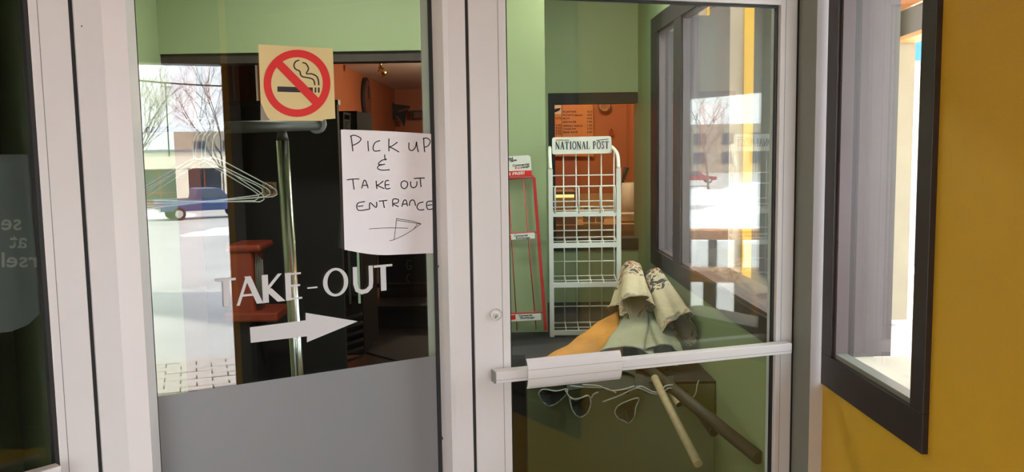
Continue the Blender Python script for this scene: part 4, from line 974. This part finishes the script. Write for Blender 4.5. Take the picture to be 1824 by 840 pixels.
# red give-away rack
yq2 = 4.30; kr = K(yq2)
rr = empty('free_paper_rack', (yp(925, 590, yq2).x, yq2, LZ)); tag(rr, 'red wire rack of free papers with white header sign', 'rack')
Vr = lambda px, py, d=0.: yp(px, py, yq2 + d)
for a, b in (((951, 316), (972, 588)), ((868, 322), (884, 596))):
    v0, v1 = Vr(*a), Vr(*b); MB().bar((v0.x, yq2, v0.z), (v1.x, yq2, max(LZ, v1.z)), .016, .013, (0, 1, 0)).build('side_post', 'redwire', rr)
MB().tube([Vr(868, 321), Vr(951, 314)], .006, 8).build('top_wire', 'redwire', rr)
for a, b in (((932, 316), (955, 586)), ((905, 318), (921, 588)), ((886, 320), (902, 590))): MB().tube([Vr(*a), Vr(*b)], .0026, 6).build('rack_wire', 'redwire', rr)
ml = MB().prism([(Vr(882, 320).x, Vr(882, 320).z), (Vr(950, 316).x, Vr(950, 316).z), (Vr(968, 585).x, Vr(968, 585).z), (Vr(896, 590).x, Vr(896, 590).z)], lambda a, b: (a, yq2 + .03, b), lambda a, b: (a, yq2 + .036, b)).build('back_sheet', 'green', rr)
hd_ = kr.poly('header_sign', 'signwhite', [(862, 281), (941, 276), (945, 279), (947.5, 312), (862, 318)], 0, .005, rr)
kr.poly('red_band', 'red', [(862, 306.5), (947, 303), (947.5, 312), (862, 318)], .0052, .0065, hd_)
def fit(pl, x0, y0, x1, y1, h, d):        # baseline from (x0, y0) to (x1, y1), height h in photo pixels
    def fn(a, b):
        px = x0 + (x1 - x0) * a; py = y0 + (y1 - y0) * a - h * b; u_, z_ = pl.at(px, py, d); return pl.pt(u_, z_, d)
    return fn
text_obj('lettering', 'ommercial', 'ink', fit(kr, 870, 286.5, 913.5, 284.0, 4.6, .0055), hd_, .03)
text_obj('lettering', 'Exchange', 'ink', fit(kr, 878, 290.6, 920.5, 287.5, 5.0, .0055), hd_, .03)
text_obj('lettering', 'Commercial', 'ink', fit(kr, 913, 297.0, 942.5, 294.0, 4.6, .0055), hd_, .03)
text_obj('lettering', 'Ex', 'red', fit(kr, 917.5, 301.2, 926.5, 300.2, 4.2, .0055), hd_, .02)
text_obj('lettering', 'change', 'ink', fit(kr, 927, 301.4, 943, 298.6, 5.2, .0055), hd_, .03)
text_obj('lettering', "IT'S FREE!", 'signwhite', fit(kr, 896, 313.3, 934.5, 310.0, 5.4, .0068), hd_, .03)
for i, (x0_, y0_, x1_, y1_) in enumerate(((898, 420, 952, 424), (906, 562, 963, 569))):
    o = kr.poly('shelf_sign', 'signwhite', [(x0_ - 14, y0_ - 2), (x1_, y0_ - 6 + i * 2), (x1_ + 1, y1_), (x0_ - 13, y1_ + 4)], .022, .026, rr)
    kr.poly('red_mark', 'red', [(x0_ + 4, y0_ - 1), (x0_ + 12, y0_ - 2), (x0_ + 12.5, y0_ + 6.5), (x0_ + 4.5, y0_ + 7)], .0262, .027, o)
    text_obj('lettering', 'Commercial', 'ink', fit(kr, x0_ + 18, y0_ + 1.7, x0_ + 42, y0_ + .5, 3.8, .0265), o, .03)
    text_obj('lettering', 'Exchange', 'ink', fit(kr, x0_ + 21, y0_ + 6.6, x0_ + 46, y0_ + 5.4, 4.6, .0265), o, .03)
    MB().tube([Vr(x0_ - 12, y0_ - 3), Vr(x1_ + 8, y0_ - 7)], .004, 6).build('shelf_wire', 'redwire', rr)

# ================================================================== FOLDED PATIO UMBRELLAS
def canvas_print(name, base, ink1, ink2):
    m = mat(name, base, .85, var=.10, vscale=9, bump=.3, bscale=40); t = m.node_tree; b = t.nodes['Principled BSDF']
    at = t.nodes.new('ShaderNodeAttribute'); at.attribute_name = 'along'
    n = t.nodes.new('ShaderNodeTexNoise'); n.inputs['Scale'].default_value = 17; n.inputs['Detail'].default_value = 3; n.inputs['Distortion'].default_value = 1.6
    tcn = t.nodes.new('ShaderNodeTexCoord'); t.links.new(tcn.outputs['Object'], n.inputs['Vector'])
    r1 = t.nodes.new('ShaderNodeValToRGB'); r1.color_ramp.interpolation = 'CONSTANT'
    e = r1.color_ramp.elements; e[0].color = (*ink1, 1); e[0].position = 0; e[1].position = .43; e[1].color = (*base, 1)
    k = e.new(.57); k.color = (*ink2, 1); k = e.new(.66); k.color = (*base, 1)
    t.links.new(n.outputs['Fac'], r1.inputs['Fac'])
    rg_ = t.nodes.new('ShaderNodeValToRGB'); rg_.color_ramp.interpolation = 'CONSTANT'
    e = rg_.color_ramp.elements; e[0].color = (1, 1, 1, 1); e[0].position = 0; e[1].position = .40; e[1].color = (0, 0, 0, 1)
    k = e.new(.90); k.color = (.6, .6, .6, 1)
    t.links.new(at.outputs['Fac'], rg_.inputs['Fac'])
    mx = t.nodes.new('ShaderNodeMix'); mx.data_type = 'RGBA'; t.links.new(rg_.outputs['Color'], mx.inputs[0])
    old = b.inputs['Base Color'].links[0].from_socket
    t.links.new(old, mx.inputs[6]); t.links.new(r1.outputs['Color'], mx.inputs[7]); t.links.new(mx.outputs[2], b.inputs['Base Color']); return m
G['canvas_print'] = canvas_print('printed_cream_canvas', (.44, .38, .25), (.05, .045, .045), (.22, .045, .03))
def umbrella(label, tip, hem, R0, R1, lobes, m, amp=.3, flat=1., seed=0, pole=None, mp='wood_pole', rp_=.016, flare=.25):
    tip = Vector(tip); hem = Vector(hem); ax = hem - tip; Ln = ax.length; ax.normalize()
    s1 = ax.cross(Vector((0, 0, 1))).normalized(); s2 = s1.cross(ax).normalized()
    o = empty('folded_umbrella', tuple(hem)); tag(o, label, 'umbrella', 'folded patio umbrellas on the ledge')
    mb = MB(); nu, nv = 26, 96; al = []
    for i in range(nu + 1):
        u_ = i / nu; base = R0 + (R1 - R0) * u_ ** .75
        if u_ > .8: base *= 1 + flare * ((u_ - .8) / .2) ** 1.5
        for j in range(nv):
            a = 2 * math.pi * j / nv
            ph = a + .5 * u_ * math.sin(seed) + .25 * math.sin(2 * a + seed)
            k = amp * (.25 + .75 * u_) * math.cos(lobes * ph)
            wr_ = .09 * u_ * mnoise.noise(Vector((math.cos(a) * 2.2 + seed, math.sin(a) * 2.2, u_ * 3.5)))
            r_ = base * (1 + k + wr_)
            ln = Ln * u_ + (.05 * math.cos(lobes * ph) + .03 * math.sin(a + seed)) * max(0, u_ - .7) / .3 * Ln * .8
            mb.v.append(tuple(tip + ax * ln + s1 * (r_ * math.cos(a)) + s2 * (r_ * flat * math.sin(a)))); al.append(u_)
    for i in range(nu):
        for j in range(nv):
            j2 = (j + 1) % nv; mb.f.append((i * nv + j, i * nv + j2, (i + 1) * nv + j2, (i + 1) * nv + j)); mb.sm.append(True)
    c = mb.build('canopy', m, o); sl_ = c.modifiers.new('thick', 'SOLIDIFY'); sl_.thickness = .003
    at = c.data.attributes.new('along', 'FLOAT', 'POINT'); at.data.foreach_set('value', al)
    if pole:
        pe = Vector(pole); MB().tube([tip + ax * Ln * .35, pe], rp_, 16).build('pole', mp, o)
    return o
umbrella('cream printed umbrella on top of the heap with a straight open hem', yp(1124, 478, 4.20), yp(1133, 546, 3.88), .050, .070, 5, 'canvas_print', .20, .85, 1.2, None, 'wood_pole', .0165, .06)
umbrella('cream printed umbrella leaning to the right of the heap', yp(1164, 488, 4.17), yp(1214, 584, 3.78), .042, .070, 3, 'canvas_print', .42, .85, 2.6, None, 'wood_pole', .0165, .12)
umbrella('slim printed umbrella at the left of the cream heap', yp(1114, 500, 4.25), yp(1101, 556, 4.04), .032, .040, 4, 'canvas_print', .25, .8, 4.1)
ua_ = umbrella('pale canvas umbrella at the bottom of the heap with a pale wood pole', yp(1138, 558, 4.02), yp(1116, 636, 3.66), .050, .105, 6, 'canvas_pale', .17, .55, .4, flare=.05)
MB().tube([yp(1166, 672, 3.50), yp(1185, 712, 3.36), yp(1244, 826, 3.02)], [.0155, .0155, .0165], 16).build('pole', 'wood_pole', ua_)
ub_ = umbrella('pale canvas umbrella with loose folds under the right cream one', yp(1165, 565, 3.98), yp(1182, 630, 3.66), .05, .075, 5, 'canvas_pale', .22, .6, 5.0, flare=.05)
MB().tube([yp(1186, 678, 3.52), yp(1211, 721, 3.36)], .0150, 16, cap=False).build('pole', 'wood_pole', ub_)
MB().tube([yp(1208, 716, 3.375), yp(1210, 720, 3.365)], .0135, 16).build('pole_bore', 'dark', ub_)
# orange umbrella: flattened canvas with a pointed end
og = empty('folded_umbrella', tuple(yp(1030, 620, 3.85))); tag(og, 'flat folded orange umbrella with a pointed end on the black ledge', 'umbrella', 'folded patio umbrellas on the ledge')
mb = MB(); nu, nv = 24, 24
T0 = yp(968, 640, 3.74); A0, A1 = yp(1100, 556, 4.08), yp(1112, 650, 3.66)
for i in range(nu + 1):
    for j in range(nv + 1):
        u_, v_ = i / nu, j / nv; e_ = A0.lerp(A1, v_); p_ = T0.lerp(e_, u_ ** .95)
        p_.z += .03 * u_ * math.sin(v_ * 9 + u_ * 2) * .5 + .04 * math.sin(math.pi * v_) * u_ + .012 * mnoise.noise(Vector((u_ * 5, v_ * 5, 0))); mb.v.append(tuple(p_))
for i in range(nu):
    for j in range(nv): k = i * (nv + 1) + j; mb.f.append((k, k + 1, k + nv + 2, k + nv + 1)); mb.sm.append(True)
c = mb.build('canopy', 'canvas_orange', og); sl_ = c.modifiers.new('thick', 'SOLIDIFY'); sl_.thickness = .03; sl_.offset = -1
# dark green umbrella with white-piped valance hanging over the edge
ug = umbrella('dark green umbrella with white-piped valance hanging over the ledge front', yp(1130, 600, 4.0), yp(1080, 675, 3.56), .05, .12, 5, 'canvas_green', .2, .35, 3.3, yp(1352, 815, 2.9), 'dark_pole', .024, .1)
Zg = lambda x_, y_: (900 + x_ / 3.648, 640 + y_ / 3.648)
for k, lf_ in enumerate((((218, 225), (228, 203), (260, 193), (330, 205), (400, 192), (392, 230), (350, 270), (320, 290), (285, 300), (245, 275)), ((418, 238), (455, 262), (495, 248), (535, 232), (555, 265), (545, 325), (515, 362), (485, 372), (450, 350), (428, 300)), ((712, 340), (728, 305), (780, 275), (865, 250), (848, 310), (838, 370), (805, 410), (770, 398), (730, 375)))):
    yv = 3.44 - .01 * k; pts = [yp(*Zg(*p), yv) for p in lf_]; loop = bez([Vector(p) for p in pts] + [Vector(pts[0])], 4)[:-1]; n = len(loop); cc = sum(loop, Vector()) / n
    mb = MB()
    for i in range(n): mb.quad([loop[i], loop[(i + 1) % n], cc + Vector((0, .03, 0))])
    f_ = mb.build('valance_flap', 'canvas_green', ug); s_ = f_.modifiers.new('thick', 'SOLIDIFY'); s_.thickness = .004
    mb = MB().tube(loop, .0028, 6, closed=True); o = mb.build('piping', 'piping', f_)
for k, ln in enumerate((((390, 200), (425, 250), (470, 255), (540, 232)), ((632, 275), (740, 235), (840, 188), (885, 190), (960, 222), (1020, 215), (1060, 185), (1095, 190)), ((850, 178), (890, 175), (960, 210), (1010, 205), (1040, 172), (1090, 165)), ((500, 165), (600, 170), (680, 200), (760, 195), (840, 172)), ((1258, 135), (1245, 175), (1240, 215), (1215, 258)), ((560, 250), (575, 225), (605, 212)), ((420, 172), (520, 180), (640, 185), (720, 215)))):
    MB().tube(bez([yp(*Zg(*p), 3.42) for p in ln], 5), .003, 6).build('piping', 'piping', ug)
mb = MB(); wv = [(400, 175), (500, 160), (620, 165), (740, 175), (840, 165), (900, 178), (960, 200), (1040, 180), (1095, 172)]; n = len(wv)
top_ = [yp(*Zg(x_, y_ - 70), 3.52) for x_, y_ in wv]; bot_ = [yp(*Zg(x_, y_ + 26), 3.45) for x_, y_ in wv]
for i in range(n - 1): mb.quad([top_[i], top_[i + 1], bot_[i + 1], bot_[i]])
f_ = mb.build('valance', 'canvas_green', ug); s_ = f_.modifiers.new('thick', 'SOLIDIFY'); s_.thickness = .006
dp = empty('dark_pole', tuple(yp(1265, 770, 3.2))); tag(dp, 'slim dark pole lying beside the thick dark umbrella pole', 'pole')
MB().tube([yp(1190, 660, 3.7), yp(1268, 765, 3.25)], .016, 14).build('shaft', 'dark_pole', dp)
MB().tube([yp(1268, 765, 3.25), yp(1272, 770, 3.23)], .018, 14).build('end_cap', 'dark', dp)

# ================================================================== KITCHEN beyond the hatch
km = K(7.58)
mn = empty('menu_board', tuple(yp(1020, 285, 7.58))); tag(mn, 'pale orange menu board listing prices on the kitchen wall', 'menu board')
Zm = lambda x_, y_: (975 + x_ / 9.335, 170 + y_ / 9.335)
km.poly('board', 'menu', [Zm(*p) for p in ((20, 140), (735, 150), (755, 175), (765, 1010), (20, 1010))], 0, .012, mn)
km.poly('column_line', 'ink', [Zm(*p) for p in ((238, 160), (246, 160), (246, 1000), (238, 1000))], .0122, .014, mn)
km.poly('logo_plate', 'signwhite', [Zm(*p) for p in ((55, 150), (230, 160), (232, 310), (55, 305))], .0122, .014, mn)
km.poly('logo_leaf', 'ink', [Zm(*p) for p in ((85, 265), (130, 220), (225, 205), (200, 250), (130, 280))], .0142, .015, mn)
for t_, yy in (('PLANTAIN', 285), ('POTATO SALAD', 342), ('ROTI', 398), ('SERVICES', 456), ('SPRING ROLLS', 520), ('COLESLAW', 570), ('SIDE RICE', 625)):
    text_obj('lettering', t_, 'ink', fit(km, 975 + 262 / 9.335, 170 + yy / 9.335, 975 + (262 + 27 * len(t_)) / 9.335, 170 + (yy - 3) / 9.335, 3.2, .0135), mn, .02)
for t_, yy in (('4.25', 285), ('10.00', 340), ('10.00', 395), ('7.00', 452), ('1.50', 512), ('2.50', 566), ('6.00', 622)):
    text_obj('lettering', t_, 'ink', fit(km, 975 + 660 / 9.335, 170 + yy / 9.335, 975 + 745 / 9.335, 170 + yy / 9.335, 3.6, .0135), mn, .02)
for t_, yy in (('12.75', 395), ('2.00', 510), ('4.50', 556), ('9.25', 602), ('7.75', 650)):
    text_obj('lettering', t_, 'ink', fit(km, 975 + 135 / 9.335, 170 + yy / 9.335, 975 + 228 / 9.335, 170 + yy / 9.335, 3.8, .0135), mn, .02)
pl_ = empty('wall_plaque', tuple(yp(1076, 200, 7.58))); tag(pl_, 'round ribbed plaque hanging on the orange kitchen wall', 'plaque')
u_, z_ = km.at(1076.5, 188, 0)
disc(km, u_, z_, .056, 0, .02, 'rim', 'brown_jamb', pl_); disc(km, u_, z_, .046, .02, .026, 'face', 'menu', pl_)
for k in range(5): x_ = u_ + (k - 2) * .014; MB().bar(km.pt(x_, z_ - .03, .028), km.pt(x_, z_ + .03, .028), .005, .004, (0, 1, 0)).build('rib', 'brown_jamb', pl_)
tgx = empty('wall_tag', tuple(yp(1088, 241, 7.58))); tag(tgx, 'small bright orange tag hung on the kitchen wall', 'tag')
km.poly('card', 'red_plastic', [(1084.5, 232), (1093, 232), (1093, 241), (1084.5, 241)], 0, .006, tgx); km.poly('hook', 'ink', [(1088, 229), (1090, 229), (1090, 232), (1088, 232)], 0, .008, tgx)
yct = 6.6
ct = empty('kitchen_counter', (.55, yct, 0)); tag(ct, 'beige kitchen counter with splashback beyond the hatch', 'counter')
kx0, kx1 = xe + .0, .99
zc = yp(1060, 400, yct).z
box('worktop', 'beige', (kx0, kx1, yct, yct + .5, zc - .05, zc), ct); box('front', 'stainless', (kx0, kx1, yct + .03, yct + .5, 0, zc - .05), ct)
box('splashback', 'beige', (kx0, kx1, yct + .5, yct + .53, zc, yp(1060, 345, yct + .5).z), ct)
box('shelf_edge', 'signwhite', (yp(1108, 380, yct).x, kx1, yct + .1, yct + .3, yp(1060, 388, yct).z, yp(1060, 384, yct).z), ct)
fw_ = empty('food_warmer', (yp(1007, 400, 6.3).x, 6.3, zc)); tag(fw_, 'lit glass food warmer on the kitchen counter', 'food warmer')
f0_, f1_ = yp(980, 400, yct + .05).x, yp(1026, 400, yct + .05).x
box('base', 'stainless', (f0_, f1_, yct + .05, yct + .4, zc, zc + .06), fw_)
box('lamp_strip', 'warm', (f0_, f1_, yct + .10, yct + .2, yp(1000, 353, yct).z, yp(1000, 347, yct).z), fw_)
box('canopy', 'stainless', (f0_, f1_, yct + .05, yct + .4, yp(1000, 347, yct).z, yp(1000, 342, yct).z), fw_)
for x_ in (f0_, f1_ - .012): box('corner_post', 'stainless', (x_, x_ + .012, yct + .05, yct + .062, zc + .06, yp(1000, 347, yct).z), fw_)
box('front_glass', 'glass', (f0_ + .012, f1_ - .012, yct + .052, yct + .057, zc + .06, yp(1000, 353, yct).z), fw_)
for k, x_ in enumerate((.25, .7)):
    q = Vector((f0_ + (f1_ - f0_) * x_, yct + .2, zc + .06)); o = MB().tube([q, q + Vector((0, 0, .03))], [.055, .03], 14).build('pastry_heap', 'canvas_orange', None)
    tag(o, 'browned pastry heap on the %s side inside the food warmer' % ('left', 'right')[k], 'food', 'pastries in the food warmer')
bxw = empty('white_carton', (yp(1058, 398, 6.65).x, 6.65, zc)); tag(bxw, 'white carton standing on the kitchen counter', 'carton')
for b in ((1039, 1060, 396, 382), (1064, 1076, 396, 384), (1040, 1060, 376, 368)):
    v0, v1 = yp(b[0], b[2], yct + .02), yp(b[1], b[3], yct + .02); box('panel', 'signwhite', (v0.x, v1.x, yct + .02, yct + .12, v0.z, v1.z), bxw)
box('label_print', 'grey_block', (yp(1047, 390, yct).x, yp(1052, 390, yct).x, yct + .012, yct + .019, yp(1047, 393, yct).z, yp(1047, 385, yct).z), bxw)
pot = empty('stock_pot', (yp(1122, 335, 7.2).x, 7.2, zc)); tag(pot, 'pale container with ladle at the right of the kitchen counter', 'pot')
v = yp(1124, 325, 7.0); v1 = yp(1124, 345, 7.0)
MB().tube([(v.x, 7.0, zc), (v.x, 7.0, v.z)], .075, 20).build('pot_body', 'signwhite', pot); MB().tube([yp(1108, 330, 7.0), yp(1116, 298, 7.0)], [.008, .022], 10).build('ladle', 'dark', pot)

# ================================================================== LAMPS inside the rooms, some added to brighten them
def area(name, loc, sx, sy, watts, colr):
    l = bpy.data.lights.new(name, 'AREA'); l.shape = 'RECTANGLE'; l.size = sx; l.size_y = sy; l.energy = watts; l.color = colr
    o = bpy.data.objects.new(name, l); col.objects.link(o); o.location = loc; return o
def fixture(label, x_, y_, z_, sx, sy, watts, colr):
    o = empty('ceiling_light', (x_, y_, z_)); tag(o, label, 'light', 'ceiling lights inside')
    box('housing', 'white', (x_ - sx / 2, x_ + sx / 2, y_ - sy / 2, y_ + sy / 2, z_ - .05, z_), o)
    box('tube', 'tube', (x_ - sx / 2 + .03, x_ + sx / 2 - .03, y_ - .03, y_ + .03, z_ - .075, z_ - .051), o)
    a = area('ceiling_lamp', (x_, y_, z_ - .09), sx, sy, watts, colr); a.parent = o; a.matrix_parent_inverse = o.matrix_world.inverted()
pl2 = empty('dining_fill', (.2, 10.5, CZ)); tag(pl2, 'unseen lamp added to brighten the dining room ceiling', 'lamp')  # hidden point lamp added for a brighter dining ceiling, with cord and socket
MB().tube([(.2, 10.5, CZ), (.2, 10.5, 2.28)], .008, 6).build('cord', 'dark', pl2)
MB().tube([(.2, 10.5, 2.30), (.2, 10.5, 2.25)], [.03, .05], 12).build('socket', 'brass', pl2)
lp = bpy.data.lights.new('dining_fill_light', 'POINT'); lp.energy = 15; lp.color = (1, .80, .58); lp.shadow_soft_size = .1
lo = bpy.data.objects.new('dining_fill_light', lp); col.objects.link(lo); lo.location = (.2, 10.5, 2.12); lo.parent = pl2; lo.matrix_parent_inverse = pl2.matrix_world.inverted()
fixture('fluorescent fitting over the front dining tables', -3.6, 8.6, CZ, 1.2, .2, 1.2, (1, .85, .65))
fixture('fluorescent fitting over the kitchen counter', .45, 6.7, CZ, .6, .2, 1.9, (1, .72, .42))
fixture('unseen fluorescent fitting added to light the entry', -.8, 3.6, 2.72, 1.0, .2, 3.2, (1, .95, .85))  # unseen lamp added to brighten the green entry walls
fixture('unseen short fluorescent fitting added to light the newspaper racks', .5, 4.2, 2.72, .5, .2, 1.7, (1, .96, .84))  # unseen lamp added to lift the green wall behind the racks
